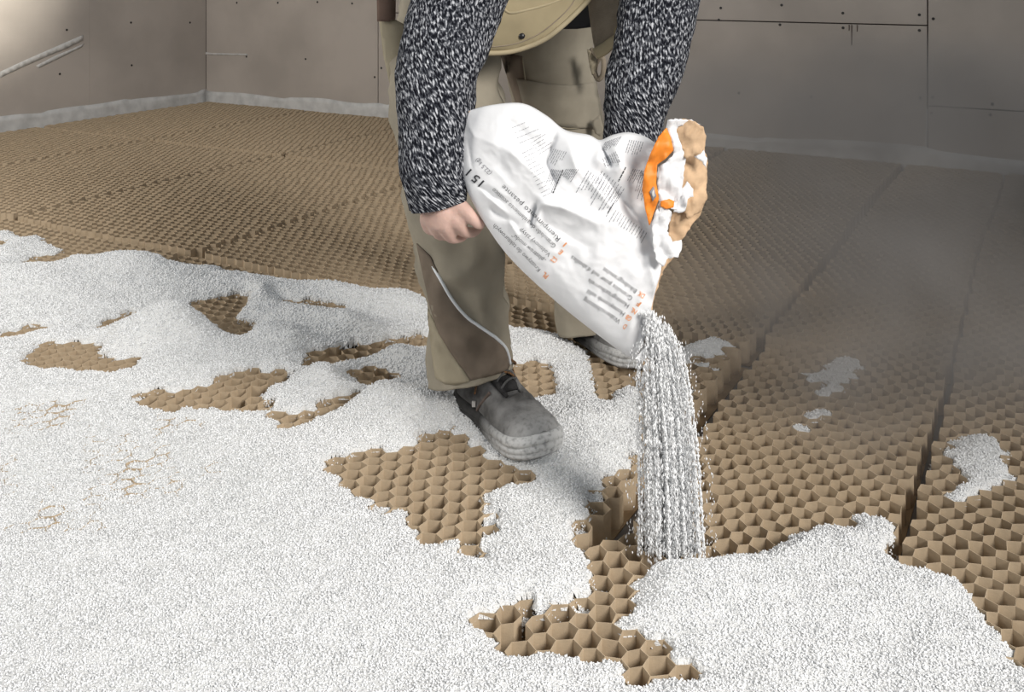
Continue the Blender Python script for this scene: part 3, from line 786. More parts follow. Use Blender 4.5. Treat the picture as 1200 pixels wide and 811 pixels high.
def dome(name, c, r, m, parent, axis=Vector((0, -1, 0.1))):
    ax = axis.normalized(); a = ax.orthogonal().normalized(); b = ax.cross(a); V, Fc = [c + ax * r * .6], []
    for i in range(1, 5):
        th = i / 4 * math.pi / 2
        for k in range(12):
            an = k * math.pi / 6; V.append(c + (a * math.cos(an) + b * math.sin(an)) * r * math.sin(th) + ax * r * .6 * math.cos(th))
    Fc += [(0, 1 + k, 1 + (k + 1) % 12) for k in range(12)]
    for i in range(3):
        for k in range(12): Fc.append((1 + i * 12 + k, 1 + (i + 1) * 12 + k, 1 + (i + 1) * 12 + (k + 1) % 12, 1 + i * 12 + (k + 1) % 12))
    Fc.append(tuple(range(37, 49)))
    return mobj(name, V, Fc, m, parent)
dome('snap_button', jl(611.5, 42) - Vector((0, .004, 0)), 0.0068, M['black_plastic'], jfl)
def jr(x, y):
    return P(x, y, 2.06 - 0.0009 * (x - 690) + max(0, -y) * -0.00075 + 0.004 * math.sin(x * .12))
pr = [(712, -225), (694, -60), (688, -5), (692, 25), (696, 50), (700, 66), (706, 62), (722, 47), (735, 30), (746, 12), (756, -4), (768, -60), (772, -225)]
jfr = panel('front_flap', pr, 4, jr, M['webbing'], jacket, 0.006)
panel('facing', [(722, 46), (735, 30), (746, 12), (758, -6), (748, -8), (738, 6), (727, 22), (719, 36)], 3, lambda x, y: jr(x, y) - Vector((0, .010, 0)), M['jacket'], jfr, 0.008)
panel('hem_tab', [(694, 57), (700, 68), (712, 62), (725, 48), (720, 40), (706, 50)], 3, lambda x, y: jr(x, y) - Vector((0, .010, 0)), M['jacket_trim'], jfr, 0.006)
tube('hem_binding', [jr(x, y) - Vector((0, .006, 0)) for x, y in catmull([(700, 67), (712, 60), (723, 48), (736, 31), (747, 13), (758, -6)], 30)], 0.0042, M['jacket_trim'], jfr, 8)
tube('snap_hook', [P(x, y, 1.85) for x, y in catmull([(767, 2), (768, 11), (773, 15), (779, 13), (781, 6), (779, -2)], 20)], 0.0022, M['steel'], jacket, 8)
panel('pull_tab', [(771, -8), (784, -8), (783, 3), (773, 4)], 3, lambda x, y: P(x, y, 1.845), M['jacket_trim'], jacket, 0.006)
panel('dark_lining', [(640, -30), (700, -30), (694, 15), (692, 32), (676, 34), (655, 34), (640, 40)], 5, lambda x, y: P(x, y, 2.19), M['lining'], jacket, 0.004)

# --- body: one continuous skin mesh, hands with five fingers
def make_body():
    bm = bmesh.new(); sk = bm.verts.layers.skin.verify()
    def nv(p, r, ry=None):
        v = bm.verts.new(Vector(p) - person.location); v[sk].radius = (r, ry or r); return v
    def chain(start, pts):
        cur = start
        for p, r in pts:
            n = nv(p, r); bm.edges.new((cur, n)); cur = n
        return cur
    pel = nv(P(590, -40, 2.42), 0.12); pel[sk].use_root = True
    ch = chain(pel, [(P(625, -110, 2.2), 0.12), (P(665, -190, 2.07), 0.13)])
    nk = chain(ch, [(P(675, -262, 2.0), 0.06), (P(680, -300, 1.93), 0.052)])
    hd = chain(nk, [(P(684, -330, 1.88), 0.078), (P(688, -365, 1.86), 0.088), (P(690, -405, 1.87), 0.07)])
    # face: nose, chin, ears looking down at the sack
    hc = P(687, -350, 1.865)
    fwd = Vector((0.05, -0.8, -0.6)).normalized()
    base = nk
    chain(base, [(hc + fwd * .07 + Vector((0, 0, -.05)), 0.028)])
    chain(base, [(hc + fwd * .085, 0.02), (hc + fwd * .105 + Vector((0, 0, -.012)), 0.012)])
    for sx in (-1, 1): chain(base, [(hc + Vector((sx * .088, 0.01, 0)), 0.014), (hc + Vector((sx * .092, 0.015, .025)), 0.012)])
    # legs inside the trousers
    chain(pel, [(P(545, -5, 2.38), .09), (P(528, 120, 2.18), .07), (P(535, 250, 2.06), .055), (P(548, 350, 2.09), .045), (Vector((-.080, 2.135, .17)), .032), (Vector((-.078, 2.125, .12)), .030), (Vector((-.03, 2.04, .105)), .022)])
    chain(pel, [(P(630, 0, 2.43), .09), (P(650, 100, 2.44), .07), (P(665, 200, 2.46), .055), (P(680, 300, 2.49), .045), (Vector((.2, 2.53, .17)), .032), (Vector((.2, 2.53, .12)), .03), (Vector((.245, 2.46, .105)), .022)])
    # arms
    wr = chain(ch, [(P(590, -215, 2.04), .055), (P(552, -60, 1.92), .048), (P(520, 60, 1.82), .042), (P(512, 180, 1.745), .032), (P(513, 228, 1.73), .030)])
    wl_ = chain(ch, [(P(760, -215, 2.05), .055), (P(776, -60, 1.95), .048), (P(762, 60, 1.87), .042), (P(743, 150, 1.82), .032), (P(741, 185, 1.81), .03)])
    d0 = 1.722
    # right hand: knuckles towards the camera, fingers closed round the sack's bottom corner
    palm = chain(wr, [(P(514, 247, d0), .026)])
    fing = [  # knuckle, middle joint, end joint, tip  (px, py, depth)
        [(497, 256, 1.730), (502, 270, 1.752), (513, 272, 1.775), (525, 266, 1.778)],
        [(508, 262, 1.718), (514, 276, 1.745), (526, 277, 1.772), (540, 268, 1.775)],
        [(523, 266, 1.708), (528, 279.5, 1.735), (541, 279, 1.765), (554, 266, 1.770)],
        [(538, 260, 1.705), (544, 273, 1.728), (557, 273, 1.757), (567, 258, 1.765)]]
    for k, fj in enumerate(fing):
        r0 = (.0125, .0135, .0145, .014)[k]
        chain(palm, [(P(*fj[0]), r0), (P(*fj[1]), r0 * .80), (P(*fj[2]), r0 * .70), (P(*fj[3]), r0 * .60)])
    chain(wr, [(P(535, 240, 1.712), .017), (P(549, 249, 1.702), .0135), (P(559, 262, 1.703), .0115), (P(568, 266, 1.712), .0095)])
    # left hand behind the sack's mouth
    pl2 = chain(wl_, [(P(741, 203, 1.80), .027)])
    for k, (dx, r0) in enumerate(((-14, .012), (-5, .013), (5, .0135), (14, .0125))):
        chain(pl2, [(P(742 + dx, 222, 1.785), r0), (P(744 + dx, 238, 1.765), r0 * .75), (P(746 + dx, 246, 1.752), r0 * .65)])
    chain(wl_, [(P(722, 196, 1.79), .014), (P(712, 208, 1.772), .0105), (P(708, 220, 1.762), .009)])
    me = bpy.data.meshes.new('body'); bm.to_mesh(me); bm.free()
    me.materials.append(M['skin'])
    o = bpy.data.objects.new('body', me); link(o, person)
    s1 = o.modifiers.new('skin', 'SKIN'); s1.use_smooth_shade = True
    s2 = o.modifiers.new('sub', 'SUBSURF'); s2.levels = 2; s2.render_levels = 2
    s3 = o.modifiers.new('remesh', 'REMESH'); s3.mode = 'VOXEL'; s3.voxel_size = 0.0042; s3.use_smooth_shade = True
    s4 = o.modifiers.new('smooth', 'SMOOTH'); s4.factor = 0.5; s4.iterations = 4
    dg = bpy.context.evaluated_depsgraph_get()
    m2 = bpy.data.meshes.new_from_object(o.evaluated_get(dg))
    o.modifiers.clear(); o.data = m2; m2.name = 'body'
    m2.polygons.foreach_set('use_smooth', [True] * len(m2.polygons))
    return o
body = make_body()
# hair: a cap of short locks around the back of the head
hc = P(688, -360, 1.865)
hv, hf = [], []
for i in range(14):
    th = i / 13 * 1.75
    for k in range(28):
        an = k / 28 * 2 * math.pi
        q = Vector((math.sin(th) * math.cos(an), math.sin(th) * math.sin(an), math.cos(th)))
        r = 0.118 + 0.008 * noise.noise(q * 6)
        hv.append(hc + Vector((q.x * r * .92, q.y * r + 0.025 * q.z + .02, q.z * r * 1.02)))
for i in range(13):
    for k in range(28): hf.append((i * 28 + k, i * 28 + (k + 1) % 28, (i + 1) * 28 + (k + 1) % 28, (i + 1) * 28 + k))
mobj('hair', hv, hf, M['hair'], person)

# --- safety shoes
SX = [0.0, .012, .035, .07, .11, .15, .19, .225, .26, .285, .303, .312]
SHW = [.014, .030, .041, .044, .046, .051, .057, .060, .059, .053, .040, .016]
STP = [.090, .110, .128, .132, .122, .104, .086, .079, .077, .072, .062, .050]
def shoe(loc, ang, mirror, label):
    ca, sa = math.cos(ang), math.sin(ang)
    def T(x, y, z):
        y *= mirror
        return Vector((loc[0] + ca * x - sa * y, loc[1] + sa * x + ca * y, loc[2] + z))
    def spring(x): return 0.010 * max(0, (x - .24) / .07) ** 2
    st = catmull([(a, b, c) for a, b, c in zip(SX, SHW, STP)], 60)
    V, Fc, UV = [], [], []
    K = 28
    for x, hw, zt in st:
        for k in range(K + 1):
            ph = math.pi * k / K
            cy = math.cos(ph); sy = math.sin(ph)
            e = .72 if x > .2 else .62
            y = hw * math.copysign(abs(cy) ** .85, cy); z = .026 + (zt - .026) * abs(sy) ** e
            if x > .06:  # arch of the foot: slightly narrower on the inner side
                y += .006 * math.sin((x - .06) / .25 * math.pi)
            cr = .0022 * noise.noise(Vector((x * 55, y * 30, z * 30))) + (.0025 * math.sin(x * 260 + y * 40) if .185 < x < .225 else 0)
            V.append(T(x, y, z + spring(x) + cr)); UV.append((x, y))
    for i in range(len(st) - 1):
        for k in range(K): a = i * (K + 1) + k; Fc.append((a, a + 1, a + K + 2, a + K + 1))
    up = mobj('shoe', V, Fc, M['shoe'], person, uvs=UV)
    if label: up['label'] = label
    # sole
    prof = [(0.0, -.006), (.004, 0), (.011, .0035), (.013, .0005), (.0155, .0035), (.021, .004), (.0225, .001), (.0245, .004), (.030, .0045), (.036, .003), (.040, -.002), (.041, -.012)]
    sv, sf, suv = [], [], []
    ol = []
    nx = 34
    hw_at = lambda x: float(np.interp(x, SX, SHW))
    for i in range(nx + 1):
        x = .312 * (0.5 - 0.5 * math.cos(math.pi * i / nx)); ol.append((x, hw_at(x) * (1 if 0 < i < nx else 0.2)))
    pts = [(x, h) for x, h in ol] + [(x, -h) for x, h in ol[::-1]]
    c0 = (.156, 0)
    n = len(pts)
    for z, off in prof:
        for i, (x, y) in enumerate(pts):
            a = pts[i - 1]; b = pts[(i + 1) % n]; tx, ty = b[0] - a[0], b[1] - a[1]; L = math.hypot(tx, ty) + 1e-9
            nx_, ny_ = -ty / L, tx / L
            if nx_ * (x - c0[0]) + ny_ * y < 0: nx_, ny_ = -nx_, -ny_
            yy = y + (.006 * math.sin((x - .06) / .25 * math.pi) if x > .06 else 0)
            wave = 0.006 * max(0, (x - .2) / .11) if z > .02 else 0
            cl = 0.004 * math.sin(x * 60) if .02 < z < .034 else 0
            tread = .007 if (z < .002 and .10 < x < .14) else 0
            sv.append(T(x + nx_ * (off + .004), yy + ny_ * (off + .004), z + spring(x) + wave + cl * .5 + tread)); suv.append((x, y))
    for j in range(len(prof) - 1):
        for i in range(n): sf.append((j * n + i, j * n + (i + 1) % n, (j + 1) * n + (i + 1) % n, (j + 1) * n + i))
    sf.append(tuple(range(n))[::-1]); sf.append(tuple((len(prof) - 1) * n + i for i in range(n)))
    mobj('sole', sv, sf, M['sole'], up, uvs=suv)
    # tongue, eyelet stays, laces, side trims
    def top(x, y):
        hw = hw_at(x); zt = float(np.interp(x, SX, STP))
        c = min(.98, (abs(y) / hw) ** (1 / .85)); e = .72 if x > .2 else .62
        return T(x, y + (.006 * math.sin((x - .06) / .25 * math.pi) if x > .06 else 0), .026 + (zt - .026) * math.sqrt(1 - c * c) ** e + .001)
    tv, tf = [], []
    for i in range(12):
        x = .185 - i * .0105
        for j in range(7):
            y = -.021 + j * .007; tv.append(top(x, y) + Vector((0, 0, .004 + .003 * math.sin(i * 1.1) + .012 * (i / 11) ** 2)))
    for i in range(11):
        for j in range(6): tf.append((i * 7 + j, i * 7 + j + 1, (i + 1) * 7 + j + 1, (i + 1) * 7 + j))
    to = mobj('tongue', tv, tf, M['shoe_dark'], up); so = to.modifiers.new('thickness', 'SOLIDIFY'); so.thickness = .006
    for sgn in (-1, 1):
        tube('eyelet_stay', [top(x, sgn * (.019 + (.19 - x) * .09)) + Vector((0, 0, .002)) for x in (.195, .18, .16, .14, .12, .10, .085)], [.004, .006, .0065, .0065, .0065, .006, .005], M['shoe'] if sgn > 0 else M['shoe_dark'], up, 8)
        tube('side_trim', [T(x, sgn * y, z) for x, y, z in ((.165, .036, .088), (.150, .0415, .068), (.135, .0435, .05), (.128, .0445, .04))], .0035, M['shoe_trim'], up, 8, 14)
        tube('heel_trim', [T(x, sgn * y, z) for x, y, z in ((.10, .0415, .10), (.075, .0415, .085), (.05, .040, .062), (.035, .038, .045))], .003, M['shoe_dark'], up, 8, 14)
    for i, x in enumerate((.178, .160, .142, .124, .106)):
        w = .021 + (.19 - x) * .08
        tube('lace', [top(x, -w) + Vector((0, 0, .006)), top(x - .004, -w * .4) + Vector((0, 0, .012)), top(x - .009, w * .4) + Vector((0, 0, .013)), top(x - .013, w) + Vector((0, 0, .006))], .0026, M['lace_grey'] if i < 3 else M['lace'], up, 6, 14)
        if i % 2: tube('lace', [top(x, w) + Vector((0, 0, .006)), top(x - .004, w * .4) + Vector((0, 0, .014)), top(x - .009, -w * .4) + Vector((0, 0, .012)), top(x - .013, -w) + Vector((0, 0, .006))], .0026, M['lace'], up, 6, 14)
    for sgn, ln in ((-1, .05), (1, .036)):
        b0 = top(.122, 0) + Vector((0, 0, .014))
        d1 = T(.122, sgn * 1, 0) - T(.122, 0, 0); d2 = T(1, 0, 0) - T(0, 0, 0)
        lp = [b0, b0 + d1 * .014 + d2 * .012 + Vector((0, 0, .008)), b0 + d1 * .034 + d2 * .020 - Vector((0, 0, .004)), b0 + d1 * .042 + d2 * .004 - Vector((0, 0, .014)), b0 + d1 * .028 - d2 * .006, b0]
        tube('lace_bow', lp, .0024, M['lace'], up, 6, 26)
        tube('lace_end', [b0, b0 + d1 * .022 + d2 * .004 + Vector((0, 0, .002)), b0 + d1 * .040 - d2 * .002 - Vector((0, 0, .022)), b0 + d1 * .049 - d2 * .004 - Vector((0, 0, ln + .012))], .0022, M['lace'], up, 6, 18)
    # small cream tag on the outer side
    c = T(.118, -.047, .050)
    boxm('lace_tip', c, (.004, .003, .006), M['filler'], up, bevel=.001)
    return up
g0 = G(536, 478, SZ); g1 = G(612, 541, SZ)
ang1 = math.atan2(g1.y - g0.y, g1.x - g0.x)
shoe((-0.100, 2.150, SZ), math.radians(-59), 1, 'grey safety shoe white with dust at the toe')
shoe((0.165, 2.585, SZ), math.radians(-57), -1, None)

# ------------------------------------------------------------------ sack
sack = empty('paper_sack', tuple(P(752, 424, 1.62)), 'white printed paper sack with torn open mouth, held tilted and pouring', 'sack')
def resample(pts, n):
    c = [Vector(p) for p in catmull([Vector(p) for p in pts], 200)]
    L = [0]
    for i in range(1, len(c)): L.append(L[-1] + (c[i] - c[i - 1]).length)
    out = []
    j = 0
    for k in range(n):
        t = L[-1] * k / (n - 1)
        while j < len(L) - 2 and L[j + 1] < t: j += 1
        f_ = (t - L[j]) / max(1e-9, L[j + 1] - L[j]); out.append(c[j].lerp(c[j + 1], min(1, f_)))
    return out
NS, NT = 110, 90
e_low = resample([(541, 195), (548, 225), (570, 265), (600, 305), (650, 352), (700, 392), (735, 417), (752, 425)], NS)
e_up = resample([(548, 130), (575, 123), (612, 121), (640, 135), (662, 152), (690, 158), (703, 164), (718, 158), (738, 155), (760, 162), (775, 175)], NS)
e_s0 = resample([(541, 195), (542, 162), (548, 130)], NT)
e_s1 = resample([(752, 425), (758, 385), (767, 345), (775, 312), (769, 280), (760, 240), (759, 208), (775, 175)], NT)
CREASE = [(655, 142, 641, 190, 9, -.022), (641, 190, 650, 214, 8, -.014), (618, 124, 655, 148, 8, .008), (662, 152, 676, 200, 9, .012), (700, 160, 716, 194, 6, -.020), (716, 158, 728, 196, 9, .014), (690, 176, 722, 200, 9, .010), (706, 204, 748, 258, 10, -.012), (748, 258, 764, 292, 8, -.010),
          (634, 238, 662, 244, 9, .014), (662, 244, 700, 262, 12, .008), (634, 240, 628, 262, 5, .010), (622, 262, 630, 238, 5, -.010), (640, 262, 690, 290, 12, -.005), (558, 160, 600, 178, 12, .006), (560, 218, 588, 236, 4, -.005), (566, 226, 594, 250, 4, .004), (575, 245, 604, 262, 4, -.005), (596, 256, 606, 276, 4, .005),
          (596, 140, 640, 180, 12, -.006), (600, 180, 640, 215, 12, .006), (735, 395, 752, 350, 7, .006), (745, 405, 765, 350, 5, -.006), (690, 210, 720, 245, 8, .007), (760, 300, 768, 340, 6, .006), (545, 140, 556, 160, 4, .008), (548, 165, 553, 195, 3, -.006)]
def crease(px, py):
    o = 0
    for x0, y0, x1, y1, w, am in CREASE:
        dx, dy = x1 - x0, y1 - y0; L = dx * dx + dy * dy
        t = max(0, min(1, ((px - x0) * dx + (py - y0) * dy) / L)); q = math.hypot(px - x0 - t * dx, py - y0 - t * dy)
        if q < 3 * w: o += 1.5 * am * math.exp(-abs(q / (w * .8)) ** 1.15) * (0.35 + 0.65 * math.sin(math.pi * (0.15 + 0.7 * t)))
    return o
def sack_pt(i, j, back):
    s = i / (NS - 1); t = j / (NT - 1)
    L = e_low[i].lerp(e_up[i], t); Lc = e_s0[j].lerp(e_s1[j], s)
    B = (e_low[0] * (1 - s) * (1 - t) + e_low[-1] * s * (1 - t) + e_up[0] * (1 - s) * t + e_up[-1] * s * t)
    q = L + Lc - B
    dm = 1.715 - 0.085 * s + 0.03 * t
    bul = max(0, 1 - (2 * t - 1) ** 2) ** 0.5 * (0.058 * (1 - (1 - s) ** 3.4))
    bul *= 1 - 0.35 * max(0, s - 0.75) / 0.25
    if not back:
        edge = min(1, min(t, 1 - t) * 7) * min(1, s * 4)
        d = dm - bul - crease(q.x, q.y) * edge - 0.0055 * edge * (noise.noise(Vector((q.x * .035, q.y * .035, 2))) + .9 * (.3 - abs(noise.noise(Vector((q.x * .05, q.y * .05, 5))))) + .35 * (.3 - abs(noise.noise(Vector((q.x * .12, q.y * .12, 8))))))
    else:
        d = dm + bul * 0.85
    return P(q.x, q.y, d)
V = [sack_pt(i, j, False) for i in range(NS) for j in range(NT)]
front = [(i * NT + j, (i + 1) * NT + j, (i + 1) * NT + j + 1, i * NT + j + 1) for i in range(NS - 1) for j in range(NT - 1)]
idx = {}
for i in range(NS):
    for j in range(NT):
        if j in (0, NT - 1) or i == 0: idx[i, j] = i * NT + j
        else: idx[i, j] = len(V); V.append(sack_pt(i, j, True))
backf = [(idx[i, j], idx[i, j + 1], idx[i + 1, j + 1], idx[i + 1, j]) for i in range(NS - 1) for j in range(NT - 1)]
sbody = mobj('sack_body', V, front + backf, [M['sack'], M['kraft_torn']], sack)
so = sbody.modifiers.new('thickness', 'SOLIDIFY'); so.thickness = 0.0012; so.offset = -1; so.material_offset = 1; so.material_offset_rim = 1; so.use_even_offset = False
bs = bvh_of(sbody)

# torn mouth: white outer ply, orange printed band, brown inner ply folded outwards
def fold(d0, gx_=0.0, gy_=0.0, wob=0.004, cx=790, cy=220, curl=0.0, sd=0.0):
    def fn(x, y):
        d = d0 + gx_ * (x - cx) / 40 + gy_ * (y - cy) / 80 + curl * ((x - cx) / 30) ** 2 + wob * 1.9 * (noise.noise(Vector((x * .07 + sd, y * .05, sd))) + .9 * (0.4 - abs(noise.noise(Vector((x * .11, y * .09, sd + 3))))))
        return P(x, y, d)
    return fn
panel('inner_ply', torn([(784, 142), (800, 139), (815, 142), (824, 149), (828, 160), (826, 174), (820, 180), (803, 186), (797, 170), (790, 150)], 0.8), 3, fold(1.600, -.008, 0.0, .005, 806, 160, .010, 1), M['kraft_torn'], sack, 0.0018)
panel('inner_ply', torn([(800, 182), (815, 178), (825, 174), (829, 188), (828, 210), (828, 232), (820, 248), (806, 256), (797, 240), (796, 210)], 0.8), 3, fold(1.622, .02, 0.0, .006, 806, 200, .012, 4), M['kraft_torn'], sack, 0.0018)
panel('inner_ply', torn([(796, 234), (815, 228), (826, 236), (820, 252), (808, 268), (798, 282), (790, 287), (783, 275), (784, 255)], 0.8), 3, fold(1.645, .015, 0.0, .006, 800, 255, .010, 7), M['kraft_torn'], sack, 0.0018)
panel('inner_ply', torn([(770, 300), (784, 272), (796, 284), (790, 300), (777, 318), (768, 345), (763, 372), (757, 388), (760, 350)], 0.8), 3, fold(1.640, .01, 0.01, .004, 780, 310, .006, 9), M['kraft_torn'], sack, 0.0018)
panel('torn_lip', [(752, 426), (756, 412), (762, 418), (765, 434), (758, 436)], 2, fold(1.600, .01, 0, .003, 757, 424, 0, 2), M['kraft_torn'], sack, 0.002)
panel('torn_lip', [(744, 421), (755, 408), (762, 413), (754, 424)], 2, fold(1.594, .01, 0, .003, 757, 424, 0, 6), M['sack'], sack, 0.002)
panel('outer_ply', torn([(780, 152), (783, 141), (792, 139), (810, 141), (822, 146), (810, 146), (795, 148), (792, 152), (797, 165), (803, 186), (801, 205), (799, 225), (793, 246), (787, 245), (772, 235), (770, 212), (771, 196), (780, 190), (790, 181), (787, 166)], 0.8), 3, fold(1.592, .010, 0.004, .006, 786, 190, .012, 3), M['sack'], sack, 0.0018)
panel('outer_ply', torn([(764, 262), (772, 237), (780, 244), (787, 248), (786, 258), (781, 270), (788, 284), (798, 282), (799, 290), (795, 301), (783, 303), (776, 313), (770, 306), (765, 288)], 0.8), 3, fold(1.588, .012, 0.0, .008, 776, 275, .010, 5), M['sack'], sack, 0.0018)
panel('outer_ply', torn([(790, 248), (794, 228), (800, 220), (805, 213), (812, 222), (813, 230), (806, 232), (803, 246), (796, 250)], 0.8), 3, fold(1.600, .01, 0.0, .008, 800, 232, .01, 8), M['sack'], sack, 0.0016)
panel('outer_ply', torn([(820, 180), (824, 176), (828, 186), (828, 198), (823, 190), (814, 184)], 0.8), 2, fold(1.608, .01, 0.0, .003, 820, 186, 0, 11), M['sack'], sack, 0.0012)
panel('orange_band', [(781, 150), (786, 162), (789, 176), (780, 186), (770, 193), (769, 215), (772, 233), (766, 250), (761, 264), (756, 244), (753, 222), (755, 200), (763, 178), (772, 160)], 3, fold(1.582, .006, 0.0, .005, 768, 205, .010, 2), M['orange'], sack, 0.0018)
panel('orange_scrap', [(774, 236), (784, 233), (790, 236), (789, 243), (781, 245), (774, 242)], 2, fold(1.580, .004, 0, .003, 780, 240, .01, 3), M['orange'], sack, 0.0016)
bob = None
ob = [o for o in sack.children if o.name.startswith('orange_band')][0]
bob = bvh_of(ob)
panel('pictogram', [(761, 225), (766, 218), (769, 230), (765, 236)], 2, lambda x, y: cast(bob, x, y, .0012), M['grey_ink'], ob, 0.0006)
panel('pictogram', [(763.5, 226), (766, 222), (767.3, 229), (765, 232)], 1.5, lambda x, y: cast(bob, x, y, .0019), M['filler'], ob, 0.0004)

# print: lettering laid on the paper
def lettering(name, items, m, parent, bvh, bold=0.0):
    VV, FF = [], []
    for text, (x0, y0), (x1, y1), hgt in items:
        cu = bpy.data.curves.new('t', 'FONT'); cu.body = text; cu.resolution_u = 2; cu.offset = bold
        to = bpy.data.objects.new('t', cu); COL.objects.link(to)
        dg = bpy.context.evaluated_depsgraph_get(); dg.update()
        me = bpy.data.meshes.new_from_object(to.evaluated_get(dg))
        xs = [v.co.x for v in me.vertices]
        wdt = max(xs) - min(xs); x_off = min(xs)
        r = Vector((x1 - x0, y1 - y0)); L = r.length; r /= L; dn = Vector((-r.y, r.x))
        base = len(VV); ok = True; pts = []
        for v in me.vertices:
            q = Vector((x0, y0)) + r * ((v.co.x - x_off) / wdt * L) - dn * (v.co.y * hgt / 0.7)
            p = cast(bvh, q.x, q.y, 0.0012)
            if p is None: p = P(q.x, q.y, 1.62); ok = False
            pts.append(p)
        if ok:
            VV += pts; FF += [tuple(base + k for k in pg.vertices) for pg in me.polygons]
        bpy.data.objects.remove(to); bpy.data.meshes.remove(me)
    return mobj(name, VV, FF, m, parent, smooth=False)
black = [('Wabenschüttung', (728, 374.5), (685.5, 348), 5.9), ('Honeycomb infill', (733, 366), (690, 338.5), 5.7), ('Honingraatkorrels', (738, 356.5), (691, 326), 5.7), ('Granulés pour nid d\'abeilles', (742, 348), (671, 299), 5.7), ('Bikubegranulat', (747, 339.5), (708, 312.5), 5.7),
         ('Kruszywo do tekturowych', (634, 315), (580.5, 262), 5.4), ('„plastrów miodu“', (640, 304), (602.5, 273), 5.4), ('Voštinový zásyp', (646, 297), (611, 267), 5.4), ('Granulado de aislamiento acústico', (652, 287), (579.5, 220), 5.4), ('Riempimento pesante', (657, 279), (591, 216), 6.0)]
for it in black: lettering('product_lettering', [it], M['ink'], sbody, bs, -0.010)
lettering('volume_lettering', [('15 l', (568, 212.5), (552, 198), 9.5)], M['ink'], sbody, bs, 0.01)
lettering('weight_lettering', [('(22,5 kg)', (577, 202), (560, 185), 5.2)], M['grey_ink'], sbody, bs)
lettering('country_lettering', [('D', (735.5, 381), (732.5, 379), 6.0), ('GB', (741.5, 372), (735.5, 368), 6.0), ('NL', (747, 363.5), (741.5, 360), 6.0), ('F', (751.5, 354.5), (748.8, 352.5), 6.0), ('DK', (756, 345), (750, 341), 6.0), ('PL', (643.5, 322), (638.5, 318), 6.0), ('CZ', (654, 304), (648.5, 299.5), 6.0), ('E', (660.5, 294.5), (658, 292), 6.0), ('I', (664.8, 285), (663.6, 283.8), 6.0)], M['orange_ink'], sbody, bs, 0.012)
# fine print columns, too small to read: lines of word-long dashes
def fine_print(name, blocks, m):
    VV, FF = [], []
    for (x0, y0), (ax, ay), (bx, by), nlines, ll, w in blocks:
        for k in range(nlines):
            sx = x0 + bx * k; sy = y0 + by * k
            L = math.hypot(ax, ay); tot = ll * random.uniform(0.55, 1.0); pos = 0
            while pos < tot:
                wl_w = random.uniform(2.0, 5.5); e = min(tot, pos + wl_w)
                a = Vector((sx + ax / L * pos, sy + ay / L * pos)); b = Vector((sx + ax / L * e, sy + ay / L * e)); nrm = Vector((-ay, ax)) / L * w / 2
                ps = [cast(bs, q.x, q.y, .0007) for q in (a - nrm, b - nrm, b + nrm, a + nrm)]
                if all(ps): o = len(VV); VV += ps; FF.append((o, o + 1, o + 2, o + 3))
                pos = e + 0.8
    return mobj(name, VV, FF, m, sbody, smooth=False)
fine_print('fine_print', [
    ((659, 200), (-12, 28), (-2.0, -.3), 7, 28, .7), ((678, 198), (-11, 18), (-2.3, 0), 7, 18, .7), ((690, 200), (-16, 28), (3.0, 2.2), 13, 32, .75), ((706, 200), (-12, 20), (3.2, 2.6), 9, 24, .7),
    ((664, 178), (-10, 18), (-2.4, -.6), 7, 20, .5), ((612, 180), (14, -7), (2.2, 4.6), 12, 16, .6), ((622, 168), (22, -14), (2.4, 3.2), 5, 26, .6),
    ((738, 164), (-6, 18), (2.6, .4), 7, 18, .7), ((742, 198), (-8, 16), (2.4, .4), 7, 18, .7), ((728, 160), (-8, 14), (-2.2, .8), 9, 16, .6), ((752, 200), (-8, 26), (1.6, 2.8), 5, 30, .7),
    ((722, 246), (-8, 14), (3.0, 2.2), 13, 17, .75), ((706, 186), (6, 14), (2.2, -1.2), 8, 16, .55), ((600, 150), (24, -10), (3, 6), 4, 30, .5)], M['grey_ink'])
fine_print('fine_print_heading', [((660, 199), (-13, 30), (1, 0), 1, 32, 1.2), ((733, 196), (-10, 20), (1, 0), 1, 24, 1.3), ((719, 238), (-8, 14), (1, 0), 1, 18, 1.3)], M['ink'])

# ------------------------------------------------------------------ falling granulate
def stream():
    C, S = [], []
    ys = [372, 410, 450, 500, 550, 600, 660]; cx = [768, 774, 777, 781, 784, 786, 787]; hw = [10, 24, 29, 32, 34, 35, 37]
    ns = 460
    for k in range(ns):
        a = random.gauss(0, .48); a = max(-1.05, min(1.05, a))
        b = random.gauss(0, .5)
        if abs(a + .25) < .07 and random.random() < .7: continue
        n = int(random.uniform(45, 110) * (1.2 - .5 * abs(a)))
        y0 = 372 + 20 * random.random(); y1 = 655 + random.uniform(-6, 10)
        for i in range(n):
            y = y0 + (y1 - y0) * random.random() ** 0.85
            x = np.interp(y, ys, cx) + np.interp(y, ys, hw) * a + random.gauss(0, .6)
            C.append(P(x, y, 1.612 + b * np.interp(y, ys, hw) / 700 * .9 + random.gauss(0, .002))); S.append(0.0024 * random.uniform(.7, 1.2))
    for i in range(420):       # strays
        y = random.uniform(400, 660); x = np.interp(y, ys, cx) + np.interp(y, ys, hw) * random.choice((-1, 1)) * random.uniform(.9, 1.5)
        C.append(P(x, y, 1.61 + random.uniform(-.05, .05))); S.append(0.0017)
    # tongue of granulate just leaving the mouth
    for i in range(2600):
        t = random.random(); x = 757 + 22 * t + random.gauss(0, 4); y = 366 + 60 * t ** 1.5 + random.uniform(0, 40) * t
        C.append(P(x, y, 1.615 + random.gauss(0, .014))); S.append(0.0024)
    C = np.array([tuple(c) for c in C])
    C[:, 2] = np.maximum(C[:, 2], HT)
    o = grains('granulate_stream', C, np.array(S), None, (2.0, .5, .5), 1.0)
    tag(o, 'stream of white granulate falling from the sack to the floor', 'granulate', kind='stuff')
stream()

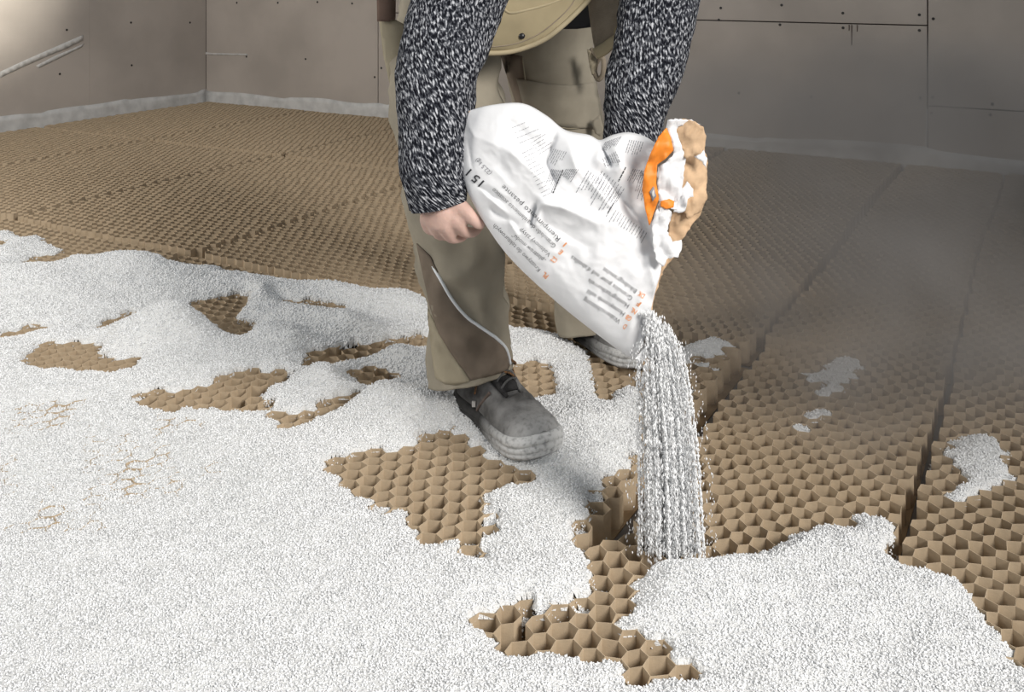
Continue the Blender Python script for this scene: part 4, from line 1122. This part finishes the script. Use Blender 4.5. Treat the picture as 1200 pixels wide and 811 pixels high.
# ------------------------------------------------------------------ dust drifting to the right of the stream
def dust(lo, hi, dens, nscale, label):
    lo, hi = Vector(lo), Vector(hi)
    c = (lo + hi) / 2; h = (hi - lo) / 2
    # rounded blob so that it has no box edges
    bm = bmesh.new(); bmesh.ops.create_icosphere(bm, subdivisions=4, radius=1.0)
    for v in bm.verts:
        q = v.co.copy(); k = 1 / max(abs(q.x), abs(q.y), abs(q.z)) * .45 + .55
        q *= k * (1 + .06 * noise.noise(q * 2))
        v.co = Vector((q.x * h.x, q.y * h.y, max(q.z, -.98) * h.z))
    me = bpy.data.meshes.new('dust_cloud'); bm.to_mesh(me); bm.free()
    o = bpy.data.objects.new('dust_cloud', me); o.location = c; link(o)
    m = bpy.data.materials.new('dust_haze'); m.use_nodes = True
    nt = m.node_tree; nt.nodes.clear()
    out = nt.nodes.new('ShaderNodeOutputMaterial'); vol = nt.nodes.new('ShaderNodeVolumePrincipled')
    vol.inputs['Color'].default_value = (0.66, 0.61, 0.57, 1); vol.inputs['Anisotropy'].default_value = 0.0
    tc = nt.nodes.new('ShaderNodeTexCoord')
    n = nt.nodes.new('ShaderNodeTexNoise'); n.inputs['Scale'].default_value = nscale; n.inputs['Detail'].default_value = 3; n.inputs['Distortion'].default_value = .6
    nt.links.new(tc.outputs['Object'], n.inputs['Vector'])
    mr = nt.nodes.new('ShaderNodeMapRange'); mr.inputs['From Min'].default_value = .36; mr.inputs['From Max'].default_value = .70; mr.inputs['To Max'].default_value = dens
    nt.links.new(n.outputs['Fac'], mr.inputs['Value'])
    # fade to nothing towards the rim of the cloud
    mp = nt.nodes.new('ShaderNodeMapping'); mp.inputs['Scale'].default_value = (1 / h.x, 1 / h.y, 1 / h.z)
    nt.links.new(tc.outputs['Object'], mp.inputs[0])
    ln = nt.nodes.new('ShaderNodeVectorMath'); ln.operation = 'LENGTH'; nt.links.new(mp.outputs[0], ln.inputs[0])
    fd = nt.nodes.new('ShaderNodeMapRange'); fd.inputs['From Min'].default_value = 1.0; fd.inputs['From Max'].default_value = 0.45
    nt.links.new(ln.outputs['Value'], fd.inputs['Value'])
    mu = nt.nodes.new('ShaderNodeMath'); mu.operation = 'MULTIPLY'
    nt.links.new(mr.outputs[0], mu.inputs[0]); nt.links.new(fd.outputs[0], mu.inputs[1])
    nt.links.new(mu.outputs[0], vol.inputs['Density']); nt.links.new(vol.outputs[0], out.inputs['Volume'])
    me.materials.append(m)
    tag(o, label, 'dust', kind='stuff')
dust((0.05, 1.40, HT + 0.02), (2.60, 4.45, 0.85), 2.8, 2.2, 'wide haze of dust drifting over the honeycomb towards the back wall')
dust((0.22, 1.42, HT + 0.005), (1.45, 2.75, 0.46), 3.6, 3.4, 'low pale dust puff spreading over the cells from the foot of the stream')
